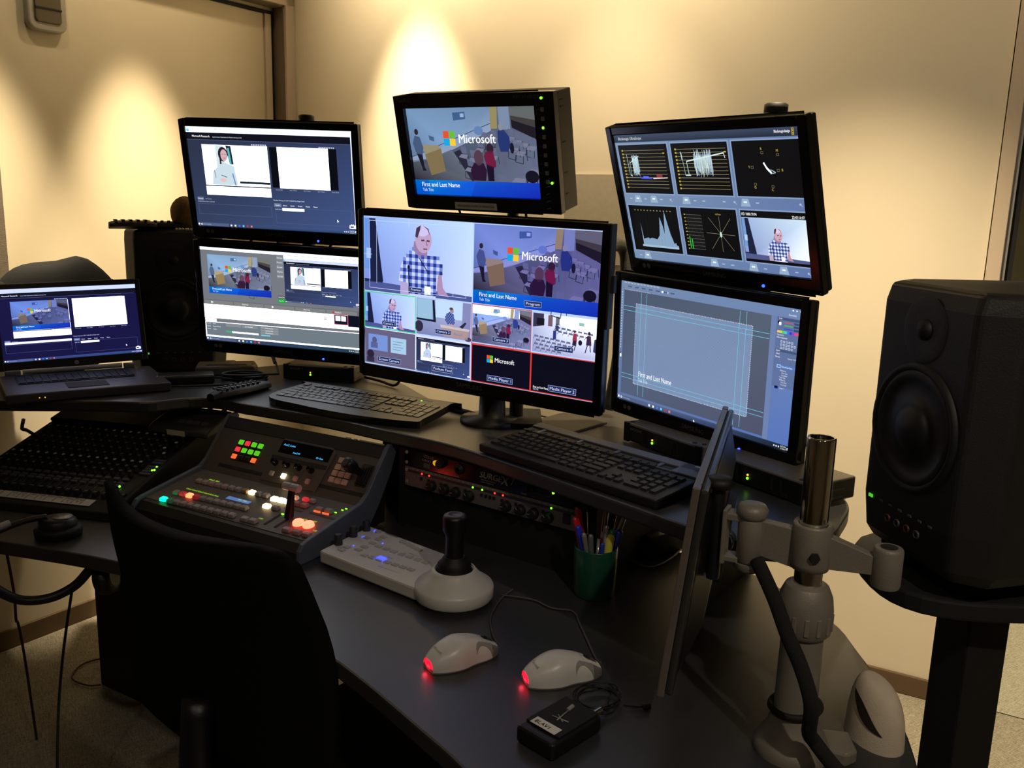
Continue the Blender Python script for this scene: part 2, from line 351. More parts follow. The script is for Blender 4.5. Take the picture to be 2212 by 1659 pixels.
def man_pic(S, x, y, w, h, cx=.56, sc=1.0, lv=1, tint=(1, 1, 1), screen=True):
    S.push(x, y, w, h, tint, lv)
    S.rect(0, 0, 1, 1, ((160, 186, 226), (214, 236, 255), (226, 232, 255), (132, 148, 206)), 0)
    if screen:
        S.poly([(0, .02), (.06, .02), (.13, .70), (0, .70)], (116, 158, 214), 1); S.poly([(.05, .02), (.11, .02), (.185, .86), (.06, .84)], (28, 34, 62), 2)
        S.rect(.02, .42, .065, .56, (186, 210, 244), 2)
    S.poly([(0, .86), (1, .93), (1, 1), (0, 1)], (84, 92, 140), 2); S.rect(0, .84, .18, .88, (30, 34, 60), 2)
    X = lambda u: cx+(u-.56)*sc
    Y = lambda v: 1-(1-v)*sc
    sh = [(X(a), Y(b)) for a, b in ((.47, .38), (.60, .44), (.70, .47), (.75, .66), (.70, .70), (.68, 1), (.44, 1), (.42, .84), (.335, .82), (.355, .62), (.39, .50))]
    S.poly([(X(.35), Y(.80)), (X(.42), Y(.82)), (X(.44), Y(1)), (X(.35), Y(1))], (196, 176, 200), 3)
    S.poly([(X(.66), Y(.68)), (X(.73), Y(.66)), (X(.745), Y(.86)), (X(.80), Y(.97)), (X(.70), Y(.95))], (190, 150, 170), 3)
    S.poly(sh, (222, 228, 250), 4)
    n = 15; st = .42*sc/n
    for i in range(int(.5*sc/st)+2):
        for j in range(int(.7*sc/st/1.0)+2):
            u = X(.32)+i*st; v = Y(.36)+j*st*1.7
            if inpoly(u+st/2, v+st*.8, sh):
                if i % 2 == 0 and j % 2 == 0: S.rect(u, v, u+st, v+st*1.7, (44, 58, 128), 5)
                elif i % 2 == 0 or j % 2 == 0: S.rect(u, v, u+st, v+st*1.7, (126, 142, 204), 5)
    S.poly([(X(.48), Y(.28)), (X(.60), Y(.30)), (X(.60), Y(.46)), (X(.54), Y(.50)), (X(.47), Y(.40))], (170, 128, 146), 5)
    S.ell(X(.565), Y(.26), .075*sc, .17*sc, (206, 170, 186), 6, 18); S.ell(X(.555), Y(.14), .062*sc, .075*sc, (226, 206, 224), 7, 16)
    S.poly([(X(.49), Y(.22)), (X(.50), Y(.11)), (X(.54), Y(.07)), (X(.535), Y(.13)), (X(.51), Y(.24))], (74, 56, 76), 8)
    S.poly([(X(.56), Y(.07)), (X(.61), Y(.11)), (X(.625), Y(.2)), (X(.60), Y(.12))], (96, 76, 96), 8)
    S.line(X(.545), Y(.265), X(.575), Y(.262), .012*sc, (96, 58, 76), 8); S.line(X(.595), Y(.265), X(.622), Y(.27), .012*sc, (96, 58, 76), 8)
    S.line(X(.59), Y(.27), X(.6), Y(.335), .012*sc, (176, 128, 146), 8); S.line(X(.565), Y(.375), X(.60), Y(.375), .010*sc, (130, 72, 92), 8)
    S.line(X(.53), Y(.5), X(.62), Y(.70), .008*sc, (30, 34, 66), 8); S.rect(X(.58), Y(.86), X(.635), Y(.97), (240, 246, 255), 8)
    S.line(X(.43), Y(.66), X(.435), Y(.98), .010*sc, (20, 26, 50), 8); S.ell(X(.43), Y(.63), .012*sc, .03*sc, (20, 24, 44), 8)
    S.pop()
def web_pic(S, x, y, w, h, tint=(1, 1, 1), bright=True, lap=False, lv=1):
    S.push(x, y, w, h, tint, lv)
    bg = (44, 54, 84) if not lap else (24, 22, 60)
    S.rect(0, 0, 1, 1, ((44, 50, 72), (50, 62, 98), (66, 86, 136), (52, 64, 94)) if not lap else bg, 0)
    S.rect(0, .055, 1, .125, (16, 18, 30), 1); S.rect(0, 0, 1, .056, (228, 240, 255), 2); S.rect(.004, .022, .02, .05, (120, 210, 250), 3)
    S.text('Microsoft Research', .034, .102, .020, WHITE, 3, .02, .11); S.text('Systems Aware Optimization for Machine Learning at Scale', .162, .102, .012, (200, 210, 230), 3, .01, .18)
    S.line(0, .126, .985, .126, .0015, (110, 120, 150), 2)
    if not lap: S.rect(.988, .056, 1, .95, (225, 236, 255), 2)
    S.rect(.087, .172, .49, .574, (250, 252, 255), 2)
    if lap: program_pic(S, .087, .172, .40, .40, (.9, .95, 1.2), False, lv=3)
    else:
        S.rect(.17, .175, .22, .56, (214, 232, 236), 3); S.poly([(.235, .174), (.267, .181), (.275, .36), (.25, .36)], (40, 50, 60), 3); S.poly([(.243, .2), (.255, .2), (.262, .36), (.252, .36)], (90, 190, 200), 4)
        S.poly([(.19, .36), (.225, .345), (.275, .38), (.29, .57), (.13, .57), (.14, .44)], (206, 226, 236), 5)
        S.ell(.214, .262, .030, .072, (38, 32, 44), 5, 18); S.ell(.219, .272, .021, .058, (214, 178, 182), 6, 16); S.rect(.19, .26, .2, .36, (38, 32, 44), 6)
        S.line(.21, .262, .217, .262, .003, (70, 40, 50), 7); S.line(.225, .262, .231, .262, .003, (70, 40, 50), 7); S.line(.214, .30, .225, .30, .003, (170, 80, 90), 7)
        S.line(.19, .47, .225, .49, .004, (70, 80, 100), 7); S.ell(.2, .52, .02, .018, (236, 196, 190), 7); S.line(.15, .42, .155, .5, .004, (120, 140, 160), 6)
        S.line(.262, .45, .275, .57, .008, (120, 150, 190), 6); S.rect(.302, .525, .49, .548, (30, 44, 56), 5)
    S.rect(.086, .585, .49, .674, (250, 250, 252), 3); S.line(.087, .578, .49, .578, .005, (20, 44, 56), 3)
    (S.rect(.519, .165, .91, .573, (255, 255, 255), 3), S.rect(.02, .727, .485, .757, (236, 240, 255), 5)) if lap else (S.rect(.502, .175, .902, .573, (10, 12, 20), 2), S.rect(.548, .172, .853, .576, (255, 255, 255), 3))
    for i in range(9): S.rect(.395+.0105*i, .155, .402+.0105*i, .166, (210, 220, 240), 3); S.rect(.80+.0105*i, .158, .807+.0105*i, .169, (210, 220, 240), 3)
    for i, tx in enumerate(('Previous Slide', 'Sync Slides', 'All Slides', 'Sync Video', 'Next Slide')): S.text(tx, .52+.085*i, .598, .011, (180, 190, 214), 3, 0, .042)
    S.rect(.02, .70, .06, .735, (98, 112, 152), 3); S.text('Comments', .022, .724, .014, WHITE, 4, .01, .034); S.text('Add Comment', .070, .724, .012, (190, 200, 220), 3, 0, .04)
    S.text('Be the first to leave a comment', .022, .752, .013, (190, 200, 224), 3, 0, .105); S.frame(.022, .768, .482, .876, .0012, (96, 110, 150), 3)
    S.text('Monday, February 13, 2017 10:00 AM by Ginger Smith', .499, .705, .012, (226, 234, 250), 3, .005, .19)
    S.rect(.50, .73, .545, .765, (112, 126, 162), 3)
    for i, tx in enumerate(('Search', 'Abstract', 'Speaker', 'Details', 'Rate', 'Share')): S.text(tx, .508+.0465*i, .755, .013, WHITE, 4, .01, .026)
    S.text('Audio Search', .505, .795, .012, (220, 228, 246), 3, 0, .04); S.rect(.549, .775, .684, .802, (250, 250, 255), 4); S.frame(.507, .772, .972, .93, .0012, (90, 104, 146), 3)
    S.poly([(.88, .865), (.89, .885), (.885, .888), (.882, .895)], WHITE, 4)
    taskbar(S); S.frame(.953, .915, .982, .948, .004, WHITE, 4); S.rect(.982, .915, .99, .948, WHITE, 4); S.line(.963, .905, .97, .915, .002, WHITE, 4); S.line(.978, .905, .97, .915, .002, WHITE, 4)
    S.pop()
def taskbar(S, col=((58, 70, 104), (66, 88, 140), (40, 70, 110), (50, 62, 90))):
    S.rect(0, .965, 1, 1, col, 3); S.rect(.02, .967, .20, .998, (84, 98, 134), 4)
    for i in range(4): S.rect(.006+.0045*(i % 2), .974+.008*(i//2), .0095+.0045*(i % 2), .981+.008*(i//2), WHITE, 5)
    S.ell(.027, .983, .005, .009, (230, 236, 250), 5); S.ell(.027, .983, .003, .006, (84, 98, 134), 6); S.text('Ask me anything', .036, .988, .013, (170, 184, 214), 5, 0, .05)
    for i, c in enumerate(((220, 226, 240), (250, 244, 220), (60, 130, 230), (110, 210, 250), (190, 60, 60), (240, 130, 110))): S.rect(.211+.0257*i, .974, .222+.0257*i, .992, c, 5)
    S.text('5:02 PM', .951, .98, .012, WHITE, 5, 0, .026); S.text('2/13/2017', .951, .996, .011, WHITE, 5, 0, .028); S.frame(.983, .975, .993, .99, .0015, WHITE, 5)
    for i in range(3): S.rect(.918+.011*i, .977, .924+.011*i, .988, (220, 226, 240), 5)

# ================================================================== ROOM
def wallbox(P, u, n, s0, s1, z0, z1, t=.12):       # a slab whose room face passes through P along u
    M = Matrix(((u.x, -n.x, 0, P.x), (u.y, -n.y, 0, P.y), (0, 0, 1, 0), (0, 0, 0, 1)))
    return M
ML = wallbox(CORN, UL_, NL, 0, 1, 0, 1); MBk = wallbox(CORN, UB, NB, 0, 1, 0, 1)     # local: x along wall, -y into the room
fl = MB(); fl.box(-6, 6, -3.2, 9, -.05, 0); o = fl.build('floor', carpet_mat()); struct(o)
ce = MB(); ce.box(-6, 6, -3.2, 9, 2.72, 2.8); struct(ce.build('ceiling', CEIL))
# left wall with the recessed window niche (z .98 .. 2.19, from .045 to 2.6 along the wall)
m = MB(); m.box(-.12, .045, 0, .12, 0, 2.72); m.box(.045, 2.62, 0, .12, 0, .98); m.box(.045, 2.62, 0, .12, 2.19, 2.72); m.box(2.62, 6.2, 0, .12, 0, 2.72)
struct(m.build('wall_left', WALL, M=ML))
m = MB(); m.box(.045, 2.62, .062, .10, .98, 2.19); wn = struct(m.build('window_1', PANEL, M=ML))
m = MB(); m.box(.040, .049, .002, .061, .98, 2.19); m.box(.045, 2.62, .002, .061, 2.185, 2.194); m.build('reveal', JAMB, wn)
m = MB(); m.box(.054, .066, .055, .0625, .98, 2.172); m.box(.054, 2.6, .055, .0625, 2.158, 2.172); m.build('gasket', BLK2, wn)
m = MB(); m.box(.066, .095, .052, .0625, .98, 2.158); m.build('stile', TRIM, wn)
m = MB(); m.box(-.001, .045, -.010, .002, .98, 2.235); m.box(-.001, 2.66, -.010, .002, 2.19, 2.235); struct(m.build('trim_1', TRIM, M=ML, bevel=.002))
m = MB(); m.box(.0, 6.2, -.012, 0, 0, .064); struct(m.build('baseboard_left', BASE, M=ML, bevel=.003))
# back wall up to the glass door frame
m = MB(); m.box(-.12, 2.525, 0, .12, 0, 2.72); struct(m.build('wall_back', WALL, M=MBk))
m = MB(); m.box(.0, 2.525, -.012, 0, 0, .064); struct(m.build('baseboard_back', BASE, M=MBk, bevel=.003))
m = MB(); m.box(2.528, 2.565, -.02, .125, 0, 2.72); struct(m.build('trim_2', TRIM, M=MBk, bevel=.002))
m = MB(); m.box(2.565, 2.575, -.005, .11, 0, 2.72); dr = struct(m.build('door_1', SILV, M=MBk))
m = MB(); m.box(2.575, 2.592, .01, .06, 0, 2.72); m.build('seal', BLK2, dr)
GLASS = mat('clear_glass', (240, 245, 240), .02, trans=1, noise=0)
m = MB(); m.box(2.592, 3.5, .03, .038, 0, 2.72); m.build('glass_pane', GLASS, dr)
m = MB(); m.box(3.5, 5.4, 0, .12, 0, 2.72); struct(m.build('wall_right', WALL, M=MBk))
m = MB(); m.box(1.4, 6.0, 1.75, 1.85, 0, 2.72); struct(m.build('wall_corridor', mat('corridor_paint', (150, 146, 128), .9), M=MBk))
m = MB(); m.box(-4.8, 4.2, -2.75, -2.65, 0, 2.72); struct(m.build('wall_rear', mat('rear_wall_paint', (190, 180, 160), .9)))
m = MB(); m.box(3.2, 3.3, -2.75, 1.4, 0, 2.72); struct(m.build('wall_side', mat('rear_wall_paint', (120, 110, 95))))
m = MB(); m.box(-4.5, -4.4, -2.75, 0, 0, 2.72); struct(m.build('wall_far_left', mat('rear_wall_paint', (120, 110, 95))))
# downlight fittings
L0 = None
labs = ['recessed ceiling downlight shining on the right part of the left wall', 'recessed ceiling downlight shining on the left part of the left wall', 'recessed ceiling downlight over the bright pool above the centre monitors',
        'recessed ceiling downlight between the centre and right monitor columns', 'recessed ceiling downlight nearest the right hand speaker', 'dim recessed ceiling downlight above the near right side of the desk', 'added dim fill light behind the office chair', 'recessed ceiling downlight in the corridor beyond the glass']
for p, lb in zip(LAMPS, labs):
    t = thing('ceiling_downlight', lb, 'ceiling light', T(p.x, p.y, 2.72), 'recessed downlights along the walls')
    MB().lathe([(.040, -.002), (.062, -.004), (.066, 0)], 28, 0, caps=False).build('trim_ring', TRIM, t)
    MB().lathe([(.041, -.003), (.036, .0), (.036, .05)], 24, 0, caps=False).build('reflector', CHROME, t)
# grey panel standing off the left wall
m = MB(); m.box(1.205, 2.3, -.06, -.02, .96, 1.62+.9); m.box(1.25, 1.3, -.02, .06, 1.2, 1.3); tag(m.build('acoustic_panel', mat('grey_felt', (112, 102, 92), .95, bump=.4), M=ML, bevel=.003), 'dark grey flat panel on the left wall beside the window niche', 'wall panel')
# wall device
t = thing('card_reader', 'grey rounded wall reader with dark face high on the left wall', 'card reader', ML @ T(.975, .062, 2.05))
rr = lambda w_, h_, r, n=5, cx=0, cz=0: [(cx+sx*(w_/2-r)+r*math.cos(a0+PI/2*k/n), cz+sz*(h_/2-r)+r*math.sin(a0+PI/2*k/n)) for sx, sz, a0 in ((1, 1, 0), (-1, 1, PI/2), (-1, -1, PI), (1, -1, 1.5*PI)) for k in range(n+1)]
def plate(mb, w_, h_, r, y0, y1, cx=0, cz=0, mi=0, M=None):   # rounded plate in the XZ plane, thickness y0..y1
    q = Matrix(((1, 0, 0, 0), (0, 0, -1, 0), (0, 1, 0, 0), (0, 0, 0, 1)))
    return mb.prism(rr(w_, h_, r, 5, cx, cz), -y1, -y0, mi, (M or Matrix()) @ q)
plate(MB(), .125, .22, .03, -.028, 0).build('housing', mat('reader_grey', (150, 146, 134), .4), t, bevel=.006)
plate(MB(), .085, .17, .012, -.033, -.027).build('face', mat('reader_face', (78, 68, 48), .3), t, bevel=.003)
MB().box(-.042, .042, -.036, -.032, -.045, -.040).build('groove', BLK2, t)
# small lighter wall patch behind the right column
m = MB(); m.box(1.228, 1.47, -.012, 0, 1.262, 1.562); tag(m.build('wall_board', mat('grey_board', (176, 166, 148), .9), M=MBk, bevel=.002), 'plain grey square board on the back wall between the centre and right monitors', 'board')

# ================================================================== DESK
def outline(pts, n=5): return [(p.x, p.y) for p in smooth_pts([(x, y, 0) for x, y in pts], n, True)]
dk = thing('console_desk', 'dark curved control room desk with a lower worktop and pedestal', 'desk', T(0, 0, 0))
front = [(p.x, p.y) for p in smooth_pts([(-1.75, 1.86, 0), (-1.35, 1.80, 0), (-1.058, 1.726, 0), (-.769, 1.637, 0), (-.53, 1.50, 0), (-.316, 1.325, 0), (-.217, 1.223, 0), (-.12, 1.106, 0), (-.05, 1.017, 0), (.02, .90, 0), (.07, .76, 0)], 4)]
back = [(p.x, p.y) for p in smooth_pts([(.30, .70, 0), (.46, .82, 0), (.545, 1.02, 0), (.585, 1.20, 0), (.592, 1.36, 0), (.584, 1.479, 0), (.507, 1.656, 0), (.442, 1.715, 0), (.30, 1.83, 0)], 4)]
top = front+back+[(.1, 1.98), (-.2, 2.20), (-.55, 2.40), (-1.0, 2.42), (-1.62, 2.22), (-1.75, 2.05)]
MB().prism(top, DESK-.03, DESK).build('worktop', DESKM, dk, bevel=.004)
MB().box(0, .60, 0, .34, 0, DESK-.03, M=T(-1.215, 2.415, 0, -30)).build('pedestal', BLK2, dk, bevel=.004)
MB().box(-.03, .03, -.22, .22, 0, DESK-.03, M=T(.30, 1.35, 0, 20)).build('leg_panel', BLK2, dk, bevel=.004)
sh = thing('monitor_shelf', 'raised dark curved shelf above the desk carrying the monitors and keyboards', 'shelf', T(0, 0, 0))
sp = smooth_pts([(-1.93, 2.09, 0), (-1.66, 2.085, 0), (-1.25, 2.093, 0), (-1.02, 2.115, 0), (-.90, 2.12, 0), (-.82, 2.175, 0), (-.743, 2.175, 0), (-.672, 2.13, 0), (-.61, 2.10, 0), (-.44, 2.012, 0), (-.249, 1.884, 0), (-.154, 1.82, 0), (-.10, 1.774, 0), (-.045, 1.718, 0), (.001, 1.667, 0), (.07, 1.595, 0), (.165, 1.49, 0), (.228, 1.42, 0), (.275, 1.365, 0), (.345, 1.30, 0), (.43, 1.275, 0), (.51, 1.325, 0), (.56, 1.40, 0), (.60, 1.48, 0), (.61, 1.56, 0)], 5)
so = [(p.x, p.y) for p in sp]+[(.60, 1.72), (.52, 1.95), (.40, 2.16), (.30, 2.30), (.22, 2.25), (.13, 2.10), (.06, 1.99), (-.0, 1.975), (-.10, 2.10), (-.19, 2.20), (-.30, 2.42), (-.45, 2.66), (-.68, 2.70), (-.80, 2.60), (-.93, 2.50), (-1.24, 2.50), (-1.30, 2.62), (-1.40, 2.74), (-1.52, 2.66), (-1.93, 2.10)]  # left end extended to the wall, added to shade the wall below
MB().prism(so, SHELF-.028, SHELF).build('shelf_board', DESKM, sh, bevel=.005)
MB().box(-.012, .012, -.10, .12, DESK, SHELF-.028, M=T(-.93, 2.40, 0, 0)).build('support', BLK2, sh)
MB().box(-.012, .012, -.16, .12, DESK-.735, SHELF-.028, M=T(.42, 1.60, 0, -36)).build('support', BLK2, sh)
MB().tube([(-.20, 2.17, SHELF+.006), (-.10, 2.07, SHELF+.006), (-.02, 1.965, SHELF+.006), (.06, 1.975, SHELF+.006)], .007).build('rail', BLK2, sh)

# ================================================================== MONITORS
def logo_text(mb, st, size, x, z, y, mi=0, bold=.01, align='CENTER'):
    mb.text(st, size, T(x, y, z) @ Matrix.Rotation(PI/2, 4, 'X'), mi, bold, align)
def monitor(label, M, W, H, side=.018, top=.019, bot=.030, depth=.045, led=True, brand='SAMSUNG', group=None, big=False):
    t = thing('monitor', label, 'monitor', M, group)
    b = MB(); y0, y1 = -.006, .012; X, Z = W/2, H/2
    for a in ((-X-side, -X, -Z-bot, Z+top), (X, X+side, -Z-bot, Z+top), (-X, X, Z, Z+top), (-X, X, -Z-bot, -Z)): b.box(a[0], a[1], y0, y1, a[2], a[3])
    b.build('bezel', GLOSS, t, bevel=.003, fix=True)
    b = MB(); b.box(-X-side+.002, X+side-.002, .012, .026, -Z-bot+.002, Z+top-.002)
    b.frustum(W*.86, H*.9, W*.45, H*.5, depth, M=T(0, .026, -.01) @ Matrix.Rotation(-PI/2, 4, 'X')); b.build('back_housing', BLK, t, bevel=.004)
    b = MB(); b.box(-X, X, .001, .012, -Z, Z); b.build('panel_backing', BLK2, t)
    lg = MB(); logo_text(lg, brand, .0135 if not big else .015, 0, -Z-bot*.62, y0-.0006, 0, .012); lg.build('brand_lettering', INKD, t)
    if led:
        MB().sphere((X*.52, y0-.0008, -Z-bot+.006), .0032, n=10).build('power_led', BLUE, t)
        q = MB()
        for dx in (.02, .034): q.lathe([(.0055, 0), (.0055, .0003)], 16, 0, T(-X+dx+.012, y0-.0002, -Z-bot*.45) @ Matrix.Rotation(PI/2, 4, 'X'))
        q.build('sticker', INKD, t)
    return t
G = 'black flat screen monitors on the stands'
mUL = monitor('black monitor at upper left showing a dark web page with a speaker video', T(-.6626, 2.4294, 1.4999, -12.21, 10.86, 1.12), .477, .2683, group=G)
mLL = monitor('black monitor at lower left showing capture software with a bright white band', T(-.6504, 2.4472, 1.1752, -11.95, 5.79, 1.58), .477, .2683, group=G)
mUR = monitor('black monitor at upper right showing video scopes on a blue grey screen', T(.3655, 1.7425, 1.4693, -56.29, 18.06, .95), .477, .2683, group=G)
mLR = monitor('black monitor at lower right showing an image editor with cyan guide lines', T(.3789, 1.7676, 1.155, -54.28, 2.63, 1.61), .477, .2683, group=G)
mCE = monitor('largest black monitor in the centre showing a grid of camera views', T(-.0885, 1.8541, 1.2458, -31.71, 1.42, 1.07), .598, .3364, side=.014, top=.0145, bot=.026, depth=.05, led=False, group=G, big=True)
b = MB()
b.prism([(-.312, -.165), (-.295, -.192), (-.12, -.200), (.12, -.200), (.295, -.192), (.312, -.165)], .004, .030, 0, Matrix(((1, 0, 0, 0), (0, 0, 1, 0), (0, 1, 0, 0), (0, 0, 0, 1))))
b.build('chin', BLK, mCE, bevel=.006, fix=True)
b = MB()
b.box(.3135, .318, -.004, .018, -.02, .182, 0); b.box(.316, .324, .004, .016, .05, .085, 0)
b.build('side_trim', DKG, mCE, bevel=.001)

# ---- pictures on the screens
S = Screen(.477, .2683); web_pic(S, 0, 0, 1, 1); S.build(mUL)
S = Screen(.477, .2683)                                                   # lower left: capture software
S.rect(0, 0, 1, 1, (118, 122, 130), 0); S.rect(0, 0, 1, .030, (238, 244, 255), 2); S.rect(.04, .0, .6, .006, (205, 215, 230), 2)
program_pic(S, .042, .075, .40, .41, (1.45, 1.4, 1.35), True, lv=2)
for i in range(5): S.rect(.482, .04+.048*i, .524, .080+.048*i, (134, 140, 150), 2); S.text(('Settings', 'Preview', 'Encoder', 'Playlist', 'Mark Slide')[i], .485, .068+.048*i, .014, WHITE, 3, 0, .034)
S.rect(.482, .455, .527, .488, (90, 96, 104), 2); S.text('Screen Shot', .485, .478, .014, WHITE, 3, 0, .038); S.rect(.482, .490, .529, .533, (30, 168, 60), 3); S.text('Play File', .488, .518, .015, (210, 255, 210), 4, 0, .03)
S.rect(.527, .034, 1, .066, (240, 246, 255), 3); web_pic(S, .528, .068, .46, .45, (.9, .9, 1.0), lv=3)
S.rect(0, .555, 1, .606, (104, 106, 108), 2)
for i, tx in enumerate(('', 'Mark Point', '', 'Mark Out', 'Playback')): S.rect(.002+.195*i, .563, .192+.195*i, .602, (128, 130, 132), 3); S.text(tx, .25+.195*(i-1), .590, .016, WHITE, 4, 0, .04) if tx else S.poly([(.05+.195*i, .573), (.062+.195*i, .583), (.05+.195*i, .593)], WHITE, 4)
S.ell(.825, .583, .006, .010, (220, 50, 50), 4); S.rect(0, .606, .915, .755, (252, 253, 255), 2); S.rect(.915, .606, 1, .725, (14, 18, 36), 2); S.rect(.915, .725, 1, .755, (240, 246, 255), 2)
S.frame(.828, .602, .916, .712, .004, (236, 110, 140), 4); S.rect(.832, .61, .912, .705, (22, 24, 44), 3); S.rect(.838, .62, .868, .672, (235, 240, 250), 4); S.rect(.873, .62, .902, .672, (235, 240, 250), 4)
S.rect(.765, .642, .785, .652, (190, 190, 190), 3); S.rect(.765, .660, .785, .670, (90, 100, 100), 3)
S.rect(.002, .76, .075, .80, (246, 250, 255), 3); S.line(.0, .80, 1, .785, .003, WHITE, 3); S.rect(.005, .80, 1, .955, (112, 124, 134), 2); S.rect(0, .80, .006, .965, WHITE, 4)
for i in range(3): S.text(('Record', 'Name', 'Status')[i], .012, .822+.03*i, .013, WHITE, 4, 0, .022); S.text(('None', 'Resolve Record', 'Capture')[i], .05, .822+.03*i, .013, WHITE, 4, 0, (.018, .05, .022)[i])
S.rect(.135, .805, .235, .838, (136, 142, 148), 3); S.rect(.241, .805, .342, .838, (136, 142, 148), 3); S.text('Set Thumbnail', .26, .828, .014, WHITE, 4, 0, .05)
for i in range(3): S.rect(.360, .808+.027*i, .474, .830+.027*i, (142, 148, 154), 3); S.text(('Add Event', 'Load Event Video', 'Publish')[i], .39, .825+.027*i, .013, WHITE, 4, 0, .05)
S.rect(.134, .885, .345, .902, (246, 252, 255), 3); S.rect(.134, .885, .174, .902, (60, 180, 110), 4); S.rect(.362, .893, .42, .905, (120, 220, 240), 3)
S.rect(0, .945, 1, .962, (248, 252, 255), 4); S.rect(0, .962, 1, 1, ((70, 84, 118), (40, 70, 90), (44, 76, 84), (60, 70, 110)), 2); taskbar(S, ((66, 80, 122), (34, 60, 80), (36, 66, 80), (58, 70, 110)))
S.build(mLL)
S = Screen(.477, .2683)                                                   # upper right: video scopes
BGc = (112, 134, 170); OL = (170, 160, 110); S.rect(0, 0, 1, 1, ((126, 150, 176), (104, 124, 168), (96, 118, 170), (122, 146, 178)), 0)
S.rect(0, 0, 1, .058, ((64, 78, 100), (60, 72, 96), (34, 42, 60), (44, 54, 72)), 1); S.text('Blackmagic UltraScope', .026, .040, .022, (210, 216, 226), 2, .01, .15); S.text('Blackmagicdesign', .885, .034, .018, WHITE, 2, .02, .072)
for i in range(3): S.frame(.964, .008+.016*i, .974, .022+.016*i, .002, (220, 180, 40), 3)
for x0, x1 in ((.016, .322), (.346, .654), (.677, .990)):
    for y0, y1 in ((.078, .455), (.555, .926)): S.frame(x0-.006, y0-.01, x1+.006, y1+.01, .006, (136, 160, 196), 1); S.rect(x0, y0, x1, y1, (12, 12, 15), 2)
for x0, x1 in ((.036, .303), (.366, .645)):
    for i in range(12):
        v = .122+.0262*i; S.line(x0+.012, v, x1, v, .0013, OL if i != 8 else (220, 210, 190), 3); S.rect(x0, v-.006, x0+.010, v+.006, (190, 170, 60), 3)
    S.rect(x1-.012, .142, x1, .152, (190, 170, 60), 3)
random.seed(3)
def wave(x0, x1, n, a, b, c0, c1, amp):
    for i in range(n):
        u = x0+(x1-x0)*i/n; t = i/n; S.line(u, a+random.uniform(-amp, amp), u+random.uniform(-.002, .002), b+random.uniform(-amp, amp), .0012, (170+random.randint(0, 60), 205+random.randint(0, 40), 210+random.randint(0, 40)), 4)
S.line(.064, .15, .068, .30, .002, (190, 220, 220), 4); S.line(.07, .31, .082, .32, .004, (200, 230, 230), 5); S.line(.075, .22, .14, .165, .003, (200, 236, 236), 5); S.line(.078, .2, .078, .32, .002, (150, 180, 180), 4)
wave(.095, .135, 34, .17, .30, 0, 0, .02)
S.line(.398, .14, .402, .2, .004, (190, 225, 230), 4); S.line(.402, .15, .41, .31, .0025, (150, 180, 185), 4); S.line(.425, .21, .63, .155, .005, (215, 240, 242), 5); S.line(.425, .21, .43, .31, .003, (190, 220, 220), 4); S.line(.41, .312, .44, .312, .005, (200, 230, 230), 4); S.line(.63, .15, .636, .19, .003, (220, 240, 240), 5)
wave(.468, .565, 90, .16, .29, 0, 0, .035)
S.line(.13, .31, .135, .33, .003, (70, 80, 220), 5); S.line(.135, .336, .205, .338, .006, (70, 80, 230), 5); S.line(.15, .325, .185, .326, .006, (90, 110, 240), 5); S.line(.212, .338, .3, .332, .004, (230, 220, 220), 5); S.line(.235, .318, .27, .318, .010, (160, 50, 60), 5)
for u, v, t_ in ((.816, .142, 'R'), (.888, .156, 'M'), (.75, .262, 'Y'), (.905, .283, 'B'), (.768, .40, 'G'), (.85, .415, 'C')):
    S.text(t_, u-.003, v, .017, (200, 180, 60), 4); du, dv = (.004, .018) if t_ in 'RM' else ((.016, -.006) if t_ == 'Y' else ((-.018, -.006) if t_ == 'B' else (.004, -.03))); S.frame(u+du-.006, v+dv-.009, u+du+.006, v+dv+.009, .0016, (120, 110, 80), 4)
S.line(.822, .225, .835, .262, .007, (226, 240, 240), 5); S.line(.835, .262, .855, .295, .008, (232, 246, 246), 5); S.line(.852, .272, .874, .29, .003, (180, 200, 204), 5); S.line(.85, .30, .874, .292, .003, (170, 190, 194), 5)
H_ = [(.055, .60), (.078, .690), (.085, .83), (.115, .815), (.125, .825), (.14, .815), (.173, .825), (.192, .79), (.208, .640), (.222, .72), (.226, .78), (.232, .70), (.241, .590), (.262, .77), (.278, .85), (.288, .84), (.292, .862), (.302, .866)]
HB = [(.070, .872)]+[(a, b_) for a, b_ in H_ if a > .07]+[(.302, .89), (.07, .885)]
for i in range(1, len(HB)-3): S.poly([HB[i], HB[i+1], (HB[i+1][0], .885), (HB[i][0], .885)], (136, 166, 196), 3)
S.rect(.07, .875, .302, .892, (160, 190, 214), 4)
for i in range(12): S.rect(.052+.0205*i, .588, .060+.0205*i, .596, (150, 140, 80), 3); S.line(.058+.0205*i, .60, .058+.0205*i, .87, .0007, (40, 40, 36), 3)
for i in range(11): S.line(.372, .607+.0265*i, .462, .607+.0265*i, .0012, (110, 108, 100), 3); S.rect(.362, .603+.0265*i, .370, .611+.0265*i, (190, 170, 60), 3)
for i in range(12): S.line(.378+.0075*i, .607, .378+.0075*i, .872, .0007, (80, 80, 76), 3)
S.rect(.376, .775, .380, .868, (50, 220, 70), 4); S.rect(.388, .795, .393, .872, (40, 200, 60), 4)
for a, b_, c_, d_ in ((.48, .738, .634, .745), (.5, .62, .62, .86), (.62, .62, .5, .86), (.559, .61, .559, .875)): S.line(a, b_, c_, d_, .0015, (140, 134, 100), 3)
S.ell(.559, .745, .006, .022, (200, 230, 226), 4); S.text('In/Phase', .542, .60, .012, (190, 170, 60), 3, 0, .03)
man_pic(S, .679, .603, .309, .302, .56, .84, lv=3); S.text('HD 1080i 59.94', .682, .590, .020, WHITE, 4, .01, .076); S.text('22:43:16:07', .925, .598, .020, WHITE, 4, .01, .058)
